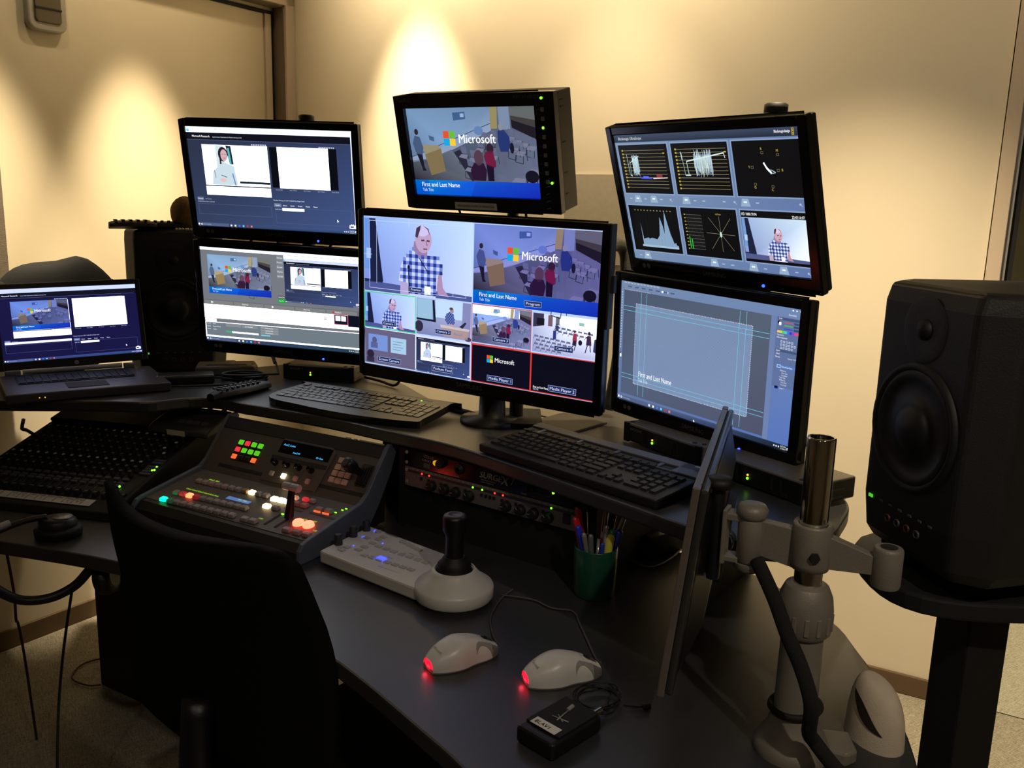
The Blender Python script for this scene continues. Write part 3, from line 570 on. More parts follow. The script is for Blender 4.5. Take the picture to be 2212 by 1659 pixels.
for u, v in ((.09, .498), (.193, .498), (.39, .498), (.71, .498), (.09, .965), (.50, .965), (.71, .965), (.86, .965)): S.poly([(u-.016, v-.025), (u+.016, v-.025), (u+.024, v+.03), (u-.024, v+.03)], (152, 178, 206), 2); S.rect(u-.008, v-.006, u+.008, v+.004, (226, 236, 246), 3)
for u, v in ((.045, .5), (.14, .5), (.24, .5), (.44, .5), (.49, .5), (.60, .5), (.77, .5), (.55, .97), (.6, .97), (.77, .97), (.92, .97), (.045, .97)): S.rect(u-.008, v-.004, u+.008, v+.004, (170, 190, 214), 3)
for u, v in ((.297, .5), (.655, .5), (.97, .5), (.975, .97)): S.ell(u, v, .005, .008, (170, 190, 214), 3); S.line(u+.003, v+.005, u+.01, v+.016, .002, (170, 190, 214), 3)
S.build(mUR)
S = Screen(.477, .2683)                                                   # lower right: image editor
S.rect(0, 0, 1, 1, ((118, 140, 172), (112, 136, 180), (88, 118, 190), (96, 116, 160)), 0)
S.rect(.021, .072, .86, .945, ((76, 88, 112), (86, 98, 116), (80, 84, 108), (84, 96, 122)), 1)
S.rect(.104, .172, .774, .84, ((104, 124, 158), (96, 116, 156), (110, 130, 168), (100, 120, 162)), 2)
for i in range(-60, 110):                                                 # selection hatching
    a = .104+.0062*i; u0, v0, u1, v1 = a, .84, a+.376, .172
    if u0 < .104: v0 -= (.104-u0)*(.668/.376); u0 = .104
    if u1 > .774: v1 += (u1-.774)*(.668/.376); u1 = .774
    if u1 > u0: S.line(u0, v0, u1, v1, .0020, (146, 166, 198), 3)
for u in (.136, .171, .7065, .7405): S.line(u, .078, u, .93, .0018, (110, 208, 232), 5)
for v in (.203, .238, .773, .806): S.line(.022, v, .857, v, .0018, (110, 208, 232), 5)
for k in range(80): S.rect(.104+k*.67/80, .168, .104+(k+.5)*.67/80, .174, (200, 214, 230), 6); S.rect(.104+k*.67/80, .836, .104+(k+.5)*.67/80, .842, (200, 214, 230), 6)
for k in range(50): S.rect(.102, .172+k*.668/50, .1055, .172+(k+.5)*.668/50, (200, 214, 230), 6); S.rect(.7725, .172+k*.668/50, .776, .172+(k+.5)*.668/50, (200, 214, 230), 6)
S.text('First and Last Name', .136, .765, .042, WHITE, 7, .01, .212); S.text('Talk Title', .137, .812, .03, (226, 234, 246), 7, 0, .062)
for i, tx in enumerate(('File', 'Edit', 'Image', 'Layer', 'Type', 'Select', 'Filter', '3D', 'View', 'Window', 'Help')): S.text(tx, .02+.021*i, .016, .012, (220, 228, 244), 3, 0, .015)
for i in range(7): S.rect(.045+.045*i, .035, .07+.045*i, .046, (80, 96, 130), 3)
S.rect(.262, .034, .272, .048, (236, 240, 250), 4); S.rect(.296, .034, .303, .048, (200, 210, 230), 4); S.rect(.021, .062, .20, .073, (84, 100, 136), 3); S.text('lower third.psd @ 66.7% (First and Last Name)', .024, .071, .010, (220, 226, 240), 4, 0, .17)
for i in range(22): S.rect(.006, .09+.022*i, .012, .10+.022*i, (190, 204, 230), 3)
S.rect(.005, .60, .011, .625, (10, 12, 20), 4); S.rect(.009, .612, .016, .638, WHITE, 5)
S.rect(.86, .072, .885, .96, (110, 130, 176), 2); S.rect(.886, .07, 1, .56, (96, 114, 158), 2); S.text('Essentials', .94, .055, .014, (230, 236, 250), 4, 0, .035)
for u in (.955, .972, .99): S.rect(u, .012, u+.006, .02, (230, 236, 250), 3)
S.rect(.893, .075, .997, .092, (70, 86, 124), 3); S.text('Color', .896, .088, .012, WHITE, 4, 0, .017); S.rect(.893, .098, .902, .118, (12, 14, 22), 4); S.rect(.899, .108, .908, .128, WHITE, 5)
for i, c in enumerate(((196, 90, 100), (80, 190, 90), (60, 70, 220))): S.rect(.922, .102+.022*i, .963, .109+.022*i, c, 4); S.rect(.968, .099+.022*i, .99, .113+.022*i, (60, 74, 110), 4)
for i, c in enumerate(((240, 200, 120), (210, 220, 80), (90, 210, 110), (80, 210, 200), (70, 120, 230), (60, 60, 220), (150, 70, 210), (230, 70, 160), (240, 90, 90))): S.rect(.892+.0114*i, .165, .9035+.0114*i, .182, c, 4)
S.text('Adjustments', .892, .20, .012, (226, 232, 246), 4, 0, .032); S.text('Add an adjustment', .892, .218, .012, WHITE, 4, 0, .05)
for r in range(3):
    for i in range(5+(r == 1)): S.frame(.912+.0125*i, .232+.022*r, .920+.0125*i, .246+.022*r, .0016, (214, 222, 240), 4)
S.rect(.89, .296, .997, .312, (70, 86, 124), 3); S.text('Layers', .893, .309, .012, WHITE, 4, 0, .02); S.text('Kind', .896, .332, .012, WHITE, 4, 0, .015); S.text('Normal', .892, .354, .012, WHITE, 4, 0, .022); S.text('Opacity: 100%', .95, .354, .010, (220, 228, 244), 4, 0, .04)
S.rect(.902, .40, .995, .425, (84, 124, 196), 3); S.frame(.904, .402, .922, .424, .002, (210, 230, 255), 4); S.text('First and Last Name', .926, .418, .012, WHITE, 4, 0, .05)
for i, tx in enumerate(('Effects', 'Outer Glow', 'Drop Shadow', 'Talk Title', 'Effects', 'Outer Glow', 'Drop Shadow')): S.text(tx, .92+.008*(tx[0] in 'OD'), .445+.0165*i, .011, (224, 230, 246), 4, 0, .028)
S.rect(.9, .555, .916, .570, (16, 18, 40), 4); S.rect(.9, .570, .916, .576, (20, 80, 220), 4); S.text('Layer 1', .924, .57, .012, (224, 230, 246), 4, 0, .022)
S.rect(0, .962, 1, 1, ((110, 130, 170), (20, 36, 44), (18, 28, 34), (90, 110, 160)), 2); taskbar(S, ((100, 118, 160), (22, 38, 44), (16, 26, 34), (84, 100, 150))); S.poly([(.49, .985), (.497, .998), (.49, .998)], WHITE, 6)
S.build(mLR)
S = Screen(.598, .3364)                                                   # centre: multi view
FRM = (190, 212, 255)
S.rect(0, 0, 1, 1, FRM, 0)
man_pic(S, .002, .004, .496, .49, .56, 1.0, lv=1, tint=(.86, .93, 1.22))
S.frame(.027, .026, .474, .474, .0016, (206, 222, 255), 11); S.line(.063, .026, .063, .44, .0014, (206, 222, 255), 11); S.line(.217, .0, .217, .06, .0014, (206, 222, 255), 11); S.line(.0, .25, .04, .25, .0014, (206, 222, 255), 11); S.line(.417, .455, .417, .474, .0014, (206, 222, 255), 11)
program_pic(S, .503, .006, .493, .488, (.95, .80, 1.35))
man_pic(S, .002, .504, .245, .238, .56, .95, tint=(.86, .93, 1.22))
S.frame(.0, .5, .249, .746, .003, (60, 214, 120), 12)
def pic(x, y, w_, h_): S.push(x, y, w_, h_, (1, 1, 1), 1)
pic(.252, .504, .243, .238)                                               # camera 2
S.rect(0, 0, 1, 1, ((150, 176, 226), (190, 200, 240), (140, 144, 200), (120, 130, 180)), 0); S.rect(.02, .03, .30, .60, (156, 196, 226), 1); S.poly([(.30, .02), (.34, .02), (.37, .62), (0, .60), (0, .55), (.32, .56)], (22, 30, 54), 2)
S.poly([(.86, 0), (1, 0), (1, 1), (.84, 1)], (136, 140, 190), 1); S.rect(.36, .0, .85, .48, (196, 224, 252), 1); S.ell(.66, .25, .035, .07, (170, 140, 156), 3); S.ell(.65, .2, .035, .04, (90, 76, 96), 4)
shp = [(.56, .34), (.64, .29), (.70, .36), (.71, .6), (.58, .62), (.54, .5)]; S.poly(shp, (110, 130, 200), 3)
for i in range(8):
    for j in range(8):
        if (i+j) % 2 and inpoly(.55+.022*i, .31+.042*j, shp): S.rect(.54+.022*i, .29+.042*j, .562+.022*i, .332+.042*j, (48, 62, 130), 4)
S.poly([(.62, .6), (.74, .66), (.73, .70), (.60, .66)], (190, 160, 180), 4); S.poly([(.45, .66), (.99, .70), (.97, .76), (.46, .74)], (206, 196, 200), 3); S.poly([(.48, .74), (.97, .76), (.95, .99), (.50, .97)], (176, 150, 150), 3); S.poly([(.80, .66), (.90, .52), (.93, .54), (.86, .70)], (40, 46, 70), 5)
S.text('Microsoft', .70, .90, .06, (96, 120, 190), 5, 0, .16); S.ell(.05, .78, .08, .16, (52, 44, 70), 3); S.ell(.96, .97, .06, .06, (70, 60, 90), 3); S.pop()
program_pic(S, .503, .506, .241, .236, (1.5, 1.4, 1.8), True, False, False, lv=2)
S.rect(.503, .506, .70, .56, (244, 244, 255), 3); S.rect(.59, .525, .61, .545, (150, 200, 190), 4)
pic(.752, .51, .244, .236)                                                # camera 4
S.rect(0, 0, 1, 1, ((200, 206, 240), (230, 238, 255), (196, 200, 236), (150, 158, 206)), 0); S.poly([(0, 0), (.17, 0), (.17, .3), (0, .36)], (60, 56, 82), 1); S.rect(.06, .12, .18, .30, (26, 24, 40), 2)
S.poly([(.42, .06), (1, .28), (1, .60), (.42, .2)], (250, 252, 255), 1); S.rect(.24, .02, .31, .3, (120, 96, 106), 2); S.rect(.36, .03, .42, .25, (110, 110, 130), 2); S.rect(.72, .12, .80, .2, (150, 200, 190), 3)
for r in range(6):
    for i in range(7):
        u = .06+.085*i+.03*(r % 2)+(.34 if r < 2 else 0); v = .36+.1*r+.012*i-(.08 if r < 2 else 0)
        if u < .93 and not (r > 3 and i > 4): S.poly([(u-.03, v), (u+.03, v+.01), (u+.034, v+.055), (u-.034, v+.05)], (104, 108, 150), 3); S.line(u-.03, v+.055, u-.045, v+.1, .006, (50, 50, 80), 3)
S.ell(.38, .24, .014, .03, (70, 60, 80), 4); S.rect(.355, .26, .41, .40, (56, 62, 110), 4); S.ell(.35, .37, .016, .03, (160, 150, 160), 5); S.rect(.325, .40, .375, .62, (50, 60, 136), 5)
S.ell(.66, .36, .016, .035, (60, 40, 60), 4); S.poly([(.64, .40), (.69, .40), (.70, .58), (.63, .58)], (160, 56, 84), 4); S.poly([(.635, .58), (.695, .58), (.69, .72), (.63, .70)], (50, 36, 60), 4); S.line(.65, .7, .60, .82, .012, (40, 30, 60), 4); S.line(.68, .7, .66, .84, .012, (40, 30, 60), 4)
S.ell(.88, .36, .022, .05, (50, 36, 60), 5); S.poly([(.85, .41), (.91, .42), (.92, .66), (.84, .66)], (64, 40, 74), 5); S.line(.86, .66, .83, .86, .014, (44, 34, 60), 5); S.line(.9, .66, .91, .82, .014, (44, 34, 60), 5); S.poly([(.96, .5), (1, .46), (1, .84), (.95, .8)], (50, 56, 100), 5)
S.ell(.75, .62, .03, .07, (30, 28, 50), 4); S.pop()
S.frame(.499, .498, .747, .754, .003, (200, 74, 84), 12)
web_pic(S, .002, .752, .246, .24, (1.5, 1.35, 1.4)); S.rect(.002, .752, .248, .992, (104, 98, 132), 8)
S.rect(.02, .79, .115, .90, (120, 150, 220), 9); S.rect(.13, .795, .205, .90, (170, 206, 236), 9); S.ell(.05, .83, .012, .022, (86, 90, 130), 10); S.rect(.032, .845, .066, .885, (90, 100, 150), 10)
for i in range(4): S.rect(.140, .82+.018*i, .19-.01*(i % 2), .824+.018*i, (110, 150, 190), 10)
S.ell(.030, .93, .018, .03, (44, 36, 60), 10); S.rect(.012, .95, .048, .985, (50, 44, 70), 10)
web_pic(S, .252, .752, .245, .242, (.9, .9, 1.1))
for i in range(5): S.rect(.397, .81+.014*i, .44-.008*(i % 2), .812+.014*i, (170, 190, 210), 9)
S.rect(.500, .755, .998, .998, (224, 58, 50), 1); S.rect(.504, .761, .746, .992, (10, 11, 30), 2); S.rect(.752, .761, .994, .992, (9, 10, 26), 2)
tile_logo(S, .567, .814, .047, 4); S.text('First and Last Name', .760, .972, .014, WHITE, 3, .01, .062); S.text('Talk Title', .760, .984, .010, (210, 224, 255), 3, 0, .022)
for u0, v0, u1, v1, tx in ((.220, .441, .279, .473, 'Preview'), (.715, .443, .783, .478, 'Program'), (.088, .690, .158, .722, 'Camera 1'), (.340, .692, .411, .724, 'Camera 2'), (.589, .692, .660, .724, 'Camera 3'), (.838, .692, .911, .724, 'Camera 4'), (.066, .938, .178, .973, 'Screen Camera'), (.327, .939, .422, .975, 'Podium Feed'), (.571, .940, .678, .977, 'Media Player 1'), (.821, .939, .929, .977, 'Media Player 2')):
    S.rect(u0, v0, u1, v1, (34, 46, 96), 14); S.frame(u0, v0, u1, v1, .0011, (176, 192, 236), 15); S.text(tx, u0+.006, v1-.010, (v1-v0)*.5, (214, 226, 255), 15, .005, u1-u0-.012)
S.build(mCE)

# ---- reference monitor on its own pole
mk = thing('reference_monitor', 'thick black video monitor on top of the centre column, highest in the middle', 'monitor', T(-.1111, 2.2208, 1.5755, -32.2, 14.54, .91), 'black flat screen monitors on the stands')
X, Z = .191, .1075
b = MB()
for a in ((-X-.028, -X, -Z-.034, Z+.031), (X, X+.052, -Z-.034, Z+.031), (-X, X, Z, Z+.031), (-X, X, -Z-.034, -Z)): b.box(a[0], a[1], -.012, .010, a[2], a[3])
b.build('bezel', GLOSS, mk, bevel=.002, fix=True)
b = MB(); b.box(-X-.026, X+.050, .010, .075, -Z-.032, Z+.029); b.box(-X, X, .001, .010, -Z, Z); b.build('case', mat('dark_brown_steel', (38, 34, 28), .55), mk, bevel=.003)
b = MB()
for z in (.115, .10, .02, -.05, -.10): b.box(X+.0495, X+.0512, .02, .035, z, z+.002)
b.build('vent_slots', BLK2, mk)
SB = MB().box(-.004, .004, -.003, 0, -.0045, .0045).mesh('button', mat('grey_button', (120, 120, 118), .5))
for i in range(9): o = bpy.data.objects.new('button', SB); C.objects.link(o); o.parent = mk; o.location = (X+.022, -.012, .100-.0205*i)
for i, (z, x) in enumerate(((.125, .022), (.0595, .022), (-.0665, .034))): MB().sphere((X+x, -.0145, z), .0032, n=10).build('indicator_light', GREEN, mk)
b = MB()
for i in range(9): logo_text(b, 'menu', .006, X+.010, .098-.0205*i, -.0125)
logo_text(b, 'Marshall', .014, -X+.004, Z+.016, -.0125, 0, .01); logo_text(b, 'V-R171P-HDSDI', .010, X-.02, Z+.018, -.0125, 0, .01); b.build('lettering', INKD, mk)
b = MB()
for i in range(4): b.tube([(X+.016, -.013, -.078-.017*i), (X+.022, -.016, -.075-.017*i), (X+.026, -.013, -.075-.017*i)], .0012, 6)
b.build('dial_marks', INKD, mk)
MB().box(-.064, .062, -.0135, -.012, -Z-.031, -Z-.014).build('label_strip', LBL, mk)['label'] = 'cream label strip'
b = MB(); logo_text(b, 'PROGRAM OUTPUT MONITOR', .0080, 0, -Z-.0255, -.0142, 0, .005); b.build('label_lettering', INK, mk)
S = Screen(.382, .215); program_pic(S, 0, 0, 1, 1); S.build(mk)

# ---- poles
def post(label, x, y, z0, z1, r, M=None, arms=(), cap=True, base=(.12, .16)):
    t = thing('monitor_pole', label, 'stand', T(x, y, z0), 'upright poles behind the monitors')
    MB().lathe([(r, 0), (r, z1-z0)], 24).build('pole', BLK, t)
    if cap: MB().lathe([(r*.8, z1-z0), (r*.8, z1-z0+.018), (r*1.18, z1-z0+.018), (r*1.18, z1-z0+.034), (r*.9, z1-z0+.037)], 24).build('cap', RUB, t)
    MB().box(-base[0]/2, base[0]/2, -base[1]/2, base[1]/2, 0, .012).build('base_plate', BLK2, t, bevel=.003)
    for (tx, ty, tz, w_) in arms:
        b = MB(); d = Vector((tx-x, ty-y, 0)); L = d.length; yw = math.degrees(math.atan2(d.y, d.x))
        b.box(0, L, -.02, .02, -.03, .03, M=T(0, 0, tz-z0, yw)); b.lathe([(r*1.35, -.035), (r*1.35, .035)], 20, M=T(0, 0, tz-z0)); b.build('bracket', BLK2, t, bevel=.003)
    return t
post('black pole with a round cap behind the two left monitors', -.606, 2.60, SHELF, 1.650, .019, arms=((-.640, 2.500, 1.50, .1), (-.630, 2.515, 1.17, .1)))
post('black pole with a round cap behind the two right monitors', .516, 1.849, SHELF, 1.630, .020, arms=((.435, 1.792, 1.47, .1), (.442, 1.815, 1.155, .1)))
post('black pole rising from the shelf to the topmost middle monitor', .012, 2.035, SHELF, 1.405, .0165, arms=((-.010, 2.36, 1.372, .1),), cap=False)
b = MB(); b.cyl((-.022, .325, .39), (-.022, .325, .62), .015); b.box(-.06, .02, .27, .31, .55, .63); b.build('riser', BLK, bpy.data.objects['monitor_pole.002'])
t = thing('screen_column', 'round black column with chrome collar under the largest centre monitor', 'stand', T(-.045, 2.015, SHELF), None)
MB().lathe([(.075, 0), (.075, .010), (.032, .016), (.030, .06), (.030, .30)], 28).build('column', BLK, t)
MB().lathe([(.0335, .075), (.036, .080), (.036, .088), (.0335, .092)], 28).build('collar', CHROME, t)
b = MB(); b.box(-.04, .04, -.11, .0, .24, .32, M=T(0, 0, 0, -31.7)); b.build('mount', BLK2, t, bevel=.004)

# ---- speakers
def speaker(label, M, W=.28, Hh=.44, D=.27):
    t = thing('studio_speaker', label, 'speaker', M, 'black studio speakers beside the monitors')
    b = MB()
    w2, ch = W/2, .035
    prof = [(-w2, .05), (-w2+ch, 0), (w2-ch, 0), (w2, .05), (w2-.02, D), (-w2+.02, D)]
    n = len(prof)
    lv = [(0, .018, .90), (.02, .006, .97), (.075, 0, 1), (Hh-.03, 0, 1), (Hh-.008, .006, .99), (Hh, .016, .965)]
    vs_ = []
    for z, dy, k in lv: vs_ += [(x*k, (y*k+dy if i in (1, 2) else y*k+dy*.6), z) for i, (x, y) in enumerate(prof)]
    fs = [tuple(range(n-1, -1, -1)), tuple(range(n*(len(lv)-1), n*len(lv)))]
    for i in range(len(lv)-1):
        for k in range(n): fs.append((i*n+k, i*n+(k+1) % n, (i+1)*n+(k+1) % n, (i+1)*n+k))
    b.add(vs_, fs); b.build('cabinet', mat('speaker_paint', (26, 26, 26), .55, bump=.2), t, bevel=.008, seg=3)
    F = Matrix.Rotation(PI/2, 4, 'X')
    MB().lathe([(.098, -.001), (.096, .006), (.090, .007), (.084, .002)], 40, 0, T(0, 0, .205) @ F, caps=False).build('woofer_ring', RUB, t)
    MB().lathe([(.086, .004), (.079, .0065), (.072, .001), (.038, .002), (.036, .006), (.028, .012), (.012, .016), (0, .0165)], 40, 0, T(0, 0, .205) @ F, caps=False).build('woofer_cone', mat('cone_black', (20, 20, 21), .5), t)
    MB().lathe([(.050, .0003), (.046, .0016), (.030, .0006), (.016, .0006)], 32, 0, T(0, 0, .352) @ F, caps=False).build('tweeter_horn', mat('speaker_paint', (26, 26, 26)), t)
    MB().lathe([(.0155, .0005), (.0150, .004), (.008, .009), (0, .0105)], 28, 0, T(0, 0, .352) @ F, caps=False).build('tweeter_dome', RUB, t)
    q = MB().lathe([(.0062, 0), (.0062, .003), (.0045, .003), (.004, .002)], 16, 0, F, caps=False)
    for i in range(4):
        o = q.build('button', mat('button_ring_%d' % (i % 2), ((70, 34, 30), (66, 64, 62))[i % 2], .5), t, T(-.035+.024*i, 0.0, .052)); o.rotation_euler = (0, 0, 0)
    b = MB()
    for i in range(2): b.box(-.089+.0055*i, -.0855+.0055*i, -.002, .002, .070, .075)
    b.build('indicator_light', mat('dim_green_led', (10, 40, 10), .4, emit=(90, 220, 60), es=.8), t)
    b = MB()
    for i in range(6): b.box(-.06+.024*i, -.052+.024*i, -.0015, .0, .072, .075)
    b.build('print', INKD, t); return t
sL = speaker('black studio speaker at left with two remotes and a brown ball on top', T(-1.015, 2.625, .913, 16))
sR = speaker('large black studio speaker standing at the right edge beside the chrome pole', T(.572+.14*.184, 1.408-.14*.983, .938, -79.4), Hh=.416)
MB().lathe([(.030, 0), (.030, .004), (.02, .004)], 24, 0, T(.127, .19, .29) @ Matrix.Rotation(PI/2, 4, 'Y')).build('side_port', RUB, sR)
def spk_stand(label, x, y, yaw, zt=.88, near=.19):
    t = thing('speaker_stand', label, 'stand', T(x, y, 0, yaw), 'black speaker stands')
    P = [(p.x, p.y) for p in smooth_pts([(-.17, -.10, 0), (0, -.17, 0), (near-.02, -.10, 0), (near, .12, 0), (0, .20, 0), (-.19, .12, 0)], 5, True)]
    MB().prism(P, zt-.03, zt).build('top_plate', BLK2, t, bevel=.005)
    MB().box(-.04, .04, -.035, .035, .02, zt-.03).build('column', BLK2, t, bevel=.004)
    MB().box(-.19, .19, -.16, .16, 0, .02).build('foot_plate', BLK2, t, bevel=.004)
    MB().box(-.13, near-.03, -.09, .16, zt, zt+.030).build('isolation_pad', mat('foam_black', (16, 16, 16), .95), t, bevel=.006)
    return t
spk_stand('black column stand with curved top carrying the right hand speaker', .742, 1.300, -79.4, .905, .115)
spk_stand('black column stand behind the shelf carrying the left hand speaker', -1.052, 2.752, 16)

# ---- things on the left speaker
def remote(label, M, L=.16, W=.048, h=.022, keys=(3, 7), group=None, kc=None, name='remote_control'):
    t = thing(name, label, 'remote', M, group)
    def top(u, v):
        x = (u-.5)*L; ww = W*(.42+.08*math.cos(2*PI*(u-.5)))*(1-.25*abs(2*u-1)**6); a = PI*v
        return (x, ww*math.cos(a)*1.0, h*(.35+.65*math.sin(a)**.7)*(1-.25*(2*u-1)**4))
    b = MB(); b.grid(top, 18, 12)
    b.grid(lambda u, v: (top(u, 0)[0], top(u, 0)[1]*(1-2*v), top(u, 0)[2]*(1-math.sin(PI*v)) if 0 < v < 1 else top(u, 0)[2]), 18, 6)
    for u in (0, 1):
        vs_ = [top(u, k/12) for k in range(13)]; b.add(vs_, [tuple(range(13))] if u else [tuple(range(12, -1, -1))])
    b.build('body', BLK, t)
    km = MB().box(-.0042, .0042, -.0036, .0036, 0, .0035).mesh('button', kc or DKG)
    n = 0
    for i in range(keys[1]):
        for j in range(keys[0]):
            u = .14+.62*i/max(1, keys[1]-1); o = bpy.data.objects.new('button', km); C.objects.link(o); o.parent = t
            o.location = ((u-.5)*L, (j-(keys[0]-1)/2)*W*.26, h*.93)
    return t
ztop = 1.353
remote('black remote lying at the left end on top of the left speaker', T(-1.118, 2.60, ztop, 30), .13, .05, .026, (3, 5), 'remotes on the left speaker')
remote('black remote beside the brown ball on top of the left speaker', T(-1.048, 2.655, ztop, 20), .12, .048, .024, (3, 5), 'remotes on the left speaker')
b = MB(); b.sphere((0, 0, .048), .05, .86, .86, 1.0, 36, jit=.045); o = b.build('textured_ball', mat('brown_fibre', (124, 96, 62), .95, bump=1.0, bscale=300, noise=.35, nscale=150), M=T(-.998, 2.695, ztop)); tag(o, 'rough brown ball standing on the left speaker, half hidden by a monitor', 'ball')
b = MB()
for i in range(9): b.sphere((i*.009+random.uniform(-.002, .002), random.uniform(-.01, .01), .0035), .0045, 1, 1, .8, 8)
tag(b.build('shell_chips', mat('pale_chips', (220, 212, 196), .7), M=T(-1.00, 2.625, ztop)), 'small pale crumbled chips below the brown ball on the left speaker', 'chips', kind='stuff')

# ---- backpack behind the laptop
t = thing('backpack', 'dark navy backpack slumped against the wall behind the laptop', 'bag', T(-1.30, 2.50, SHELF, 34))
b = MB()
def bag(u, v):
    th = PI*v; a = 2*PI*u; r = 1+.04*math.sin(3*a)
    x = .185*r*math.sin(th)**.6*math.cos(a)*(1 if math.cos(a) > 0 else 1.0); y = .07*math.sin(th)**.7*math.sin(a)
    z = .155+.155*math.cos(th); 
    return (x*(1-.10*(z/.31)), y, z+.018*math.exp(-((x-.07)/.05)**2)*(z/.31))
b.grid(bag, 40, 20); b.build('bag_body', NAVY, t, fix=True)
MB().tube(smooth_pts([bag(u/24, .28) for u in range(0, 13)], 2), .0035, 6).build('piping', BLK2, t)
MB().tube(smooth_pts([(-.11, -.02, .22), (-.19, -.03, .28), (-.25, -.03, .37), (-.31, -.03, .42)], 5), .016, 8).build('strap', BLK2, t)

# ---- laptop
lt = thing('laptop', 'open laptop at the left showing a dark blue web page', 'laptop', T(-1.2132, 2.3942, 1.1037, 33.65, -11.14, -1.17))
W_, H_2 = .345, .194
b = MB()
for a in ((-W_/2-.013, -W_/2, -H_2/2-.022, H_2/2+.015), (W_/2, W_/2+.013, -H_2/2-.022, H_2/2+.015), (-W_/2, W_/2, H_2/2, H_2/2+.015), (-W_/2, W_/2, -H_2/2-.022, -H_2/2)): b.box(a[0], a[1], -.003, .004, a[2], a[3])
b.box(-W_/2-.013, W_/2+.013, .003, .009, -H_2/2-.022, H_2/2+.015); b.build('lid', BLK, lt, bevel=.002)
MB().lathe([(.0055, 0), (.0055, .0005)], 20, 0, T(0, -.0034, -H_2/2-.013) @ Matrix.Rotation(PI/2, 4, 'X')).build('badge', SILV, lt)
b = MB(); b.text('hp', .007, T(0, -.0045, -H_2/2-.0155) @ Matrix.Rotation(PI/2, 4, 'X'), 0, .01, 'CENTER'); b.build('badge_lettering', INK, lt)
S = Screen(W_, H_2); web_pic(S, 0, 0, 1, 1, (.9, .9, 1.25), lap=True); S.build(lt)
BT = lt.matrix_world.inverted() @ T(-1.2132, 2.3942, 1.1037, 33.65)          # level frame for the keyboard half
zb = -.1275
b = MB(); b.box(-W_/2-.016, W_/2+.016, -.255, .012, zb-.025, zb-.002, M=BT @ T(0, -.045, 0)); b.build('base', mat('laptop_grey', (62, 60, 62), .4), lt, bevel=.004)
b = MB(); b.box(-W_/2+.02, W_/2-.05, -.135, -.02, zb-.002, zb+.0, M=BT @ T(0, -.045, 0))
for r in range(6):
    for k in range(15): b.box(-W_/2+.0225+.0183*k, -W_/2+.0385+.0183*k, -.128+.018*r, -.113+.018*r, zb, zb+.0022, M=BT @ T(0, -.045, 0))
b.build('keyboard', BLK, lt)
MB().box(-.05, .045, -.225, -.155, zb-.0015, zb-.0008, M=BT @ T(0, -.045, 0)).build('touchpad', BLK2, lt)
b = MB(); b.cyl((-.13, -.036, zb+.005), (.115, -.036, zb+.005), .0068, M=BT); b.build('hinge_bar', SILV, lt, bevel=.002)
b = MB(); b.box(.119, .147, -.043, -.028, zb-.002, zb+.010, M=BT); b.build('hinge', GRY, lt, bevel=.002)
b = MB(); b.box(-.172, -.135, -.043, -.028, zb-.002, zb+.010, M=BT); b.build('hinge', GRY, lt, bevel=.002)
for i in range(2): MB().sphere((-.118+.012*i, -.3005, zb-.014), .0014, n=8, M=BT).build('indicator_light', AMB, lt)
t = thing('power_adapter', 'flat black power adapter with a loop of cable right of the laptop', 'adapter', T(-.895, 2.36, SHELF, 20))
MB().box(-.075, .075, -.03, .03, 0, .026).build('brick', BLK, t, bevel=.006)
MB().tube(smooth_pts([(.075, 0, .012), (.12, .01, .006), (.15, -.03, .005), (.11, -.07, .005), (.02, -.075, .005), (-.08, -.06, .005)], 5), .003, 6).build('cable', RUB, t)

# ---- small boxes on the shelf
def kvm(label, M, W=.21, D=.115, H=.044, col=None, group=None):
    t = thing('extender_box', label, 'electronics box', M, group); m_ = col
    MB().box(-W/2, W/2, 0, D, .004, H).build('case', m_, t, bevel=.003)
    b = MB(); b.box(-W/2, -W/2+.016, -.003, .004, .002, H+.001); b.box(W/2-.016, W/2, -.003, .004, .002, H+.001); b.box(-W/2+.016, W/2-.016, -.0012, .002, .006, H-.003); b.build('front_panel', BLK, t, bevel=.002)
    b = MB()
    for x in (-.055, .03):
        for k in range(2): b.box(x+.02*k, x+.006+.02*k, -.0025, -.001, .012, .034)
    b.box(.055, .07, -.0025, -.001, .008, .014); b.build('ports', BLK2, t)
    MB().sphere((-.024, -.0018, .024), .0022, n=10).build('indicator_light', AMB, t); MB().sphere((-.024, -.0018, .0175), .0026, n=10).build('indicator_light', GREEN, t)
    b = MB(); logo_text(b, 'AVOCENT', .0085, -W/2+.020, H-.014, -.0018, 0, .008, 'LEFT'); b.build('lettering', INKW, t)
    b = MB()
    for x in (-W/2+.012, W/2-.03, W/2-.012): b.lathe([(.005, H-.0005), (.005, H+.001)], 12, M=T(x, .012 if x < W/2-.02 else .02, 0))
    b.build('screw', BLK2, t)
    b = MB()
    for k in range(2): b.box(W/2-.0005, W/2+.0012, .03, .09, .010+.015*k, .013+.015*k)
    b.build('side_vents', GRY, t); return t
KT = mat('box_taupe', (118, 110, 98), .5, .1); KD = mat('box_dark_face', (96, 90, 80), .5, .1)
GK = 'video extender boxes under the monitors'
kvm('taupe electronics box on the shelf below the lower left monitor', T(-.545, 2.43, SHELF, -10), col=KT, group=GK)
kvm('dark electronics box behind the wired keyboard, left of the edge on monitor', T(.313, 1.775, SHELF, -57.5), .235, .12, col=KD, group=GK)
kvm('dark electronics box at the right end of the shelf near the chrome pole', T(.455, 1.545, SHELF, -57.5), .235, .12, col=KD, group=GK)
t = thing('paper_tray', 'low grey brown slab beside the foot of the left speaker', 'tray', T(-.82, 2.50, SHELF, 14)); MB().prism([(-.09, -.03), (.07, -.03), (.08, .0), (.07, .06), (-.09, .06)], 0, .028).build('slab', mat('slab_taupe', (84, 76, 64), .6), t, bevel=.006)
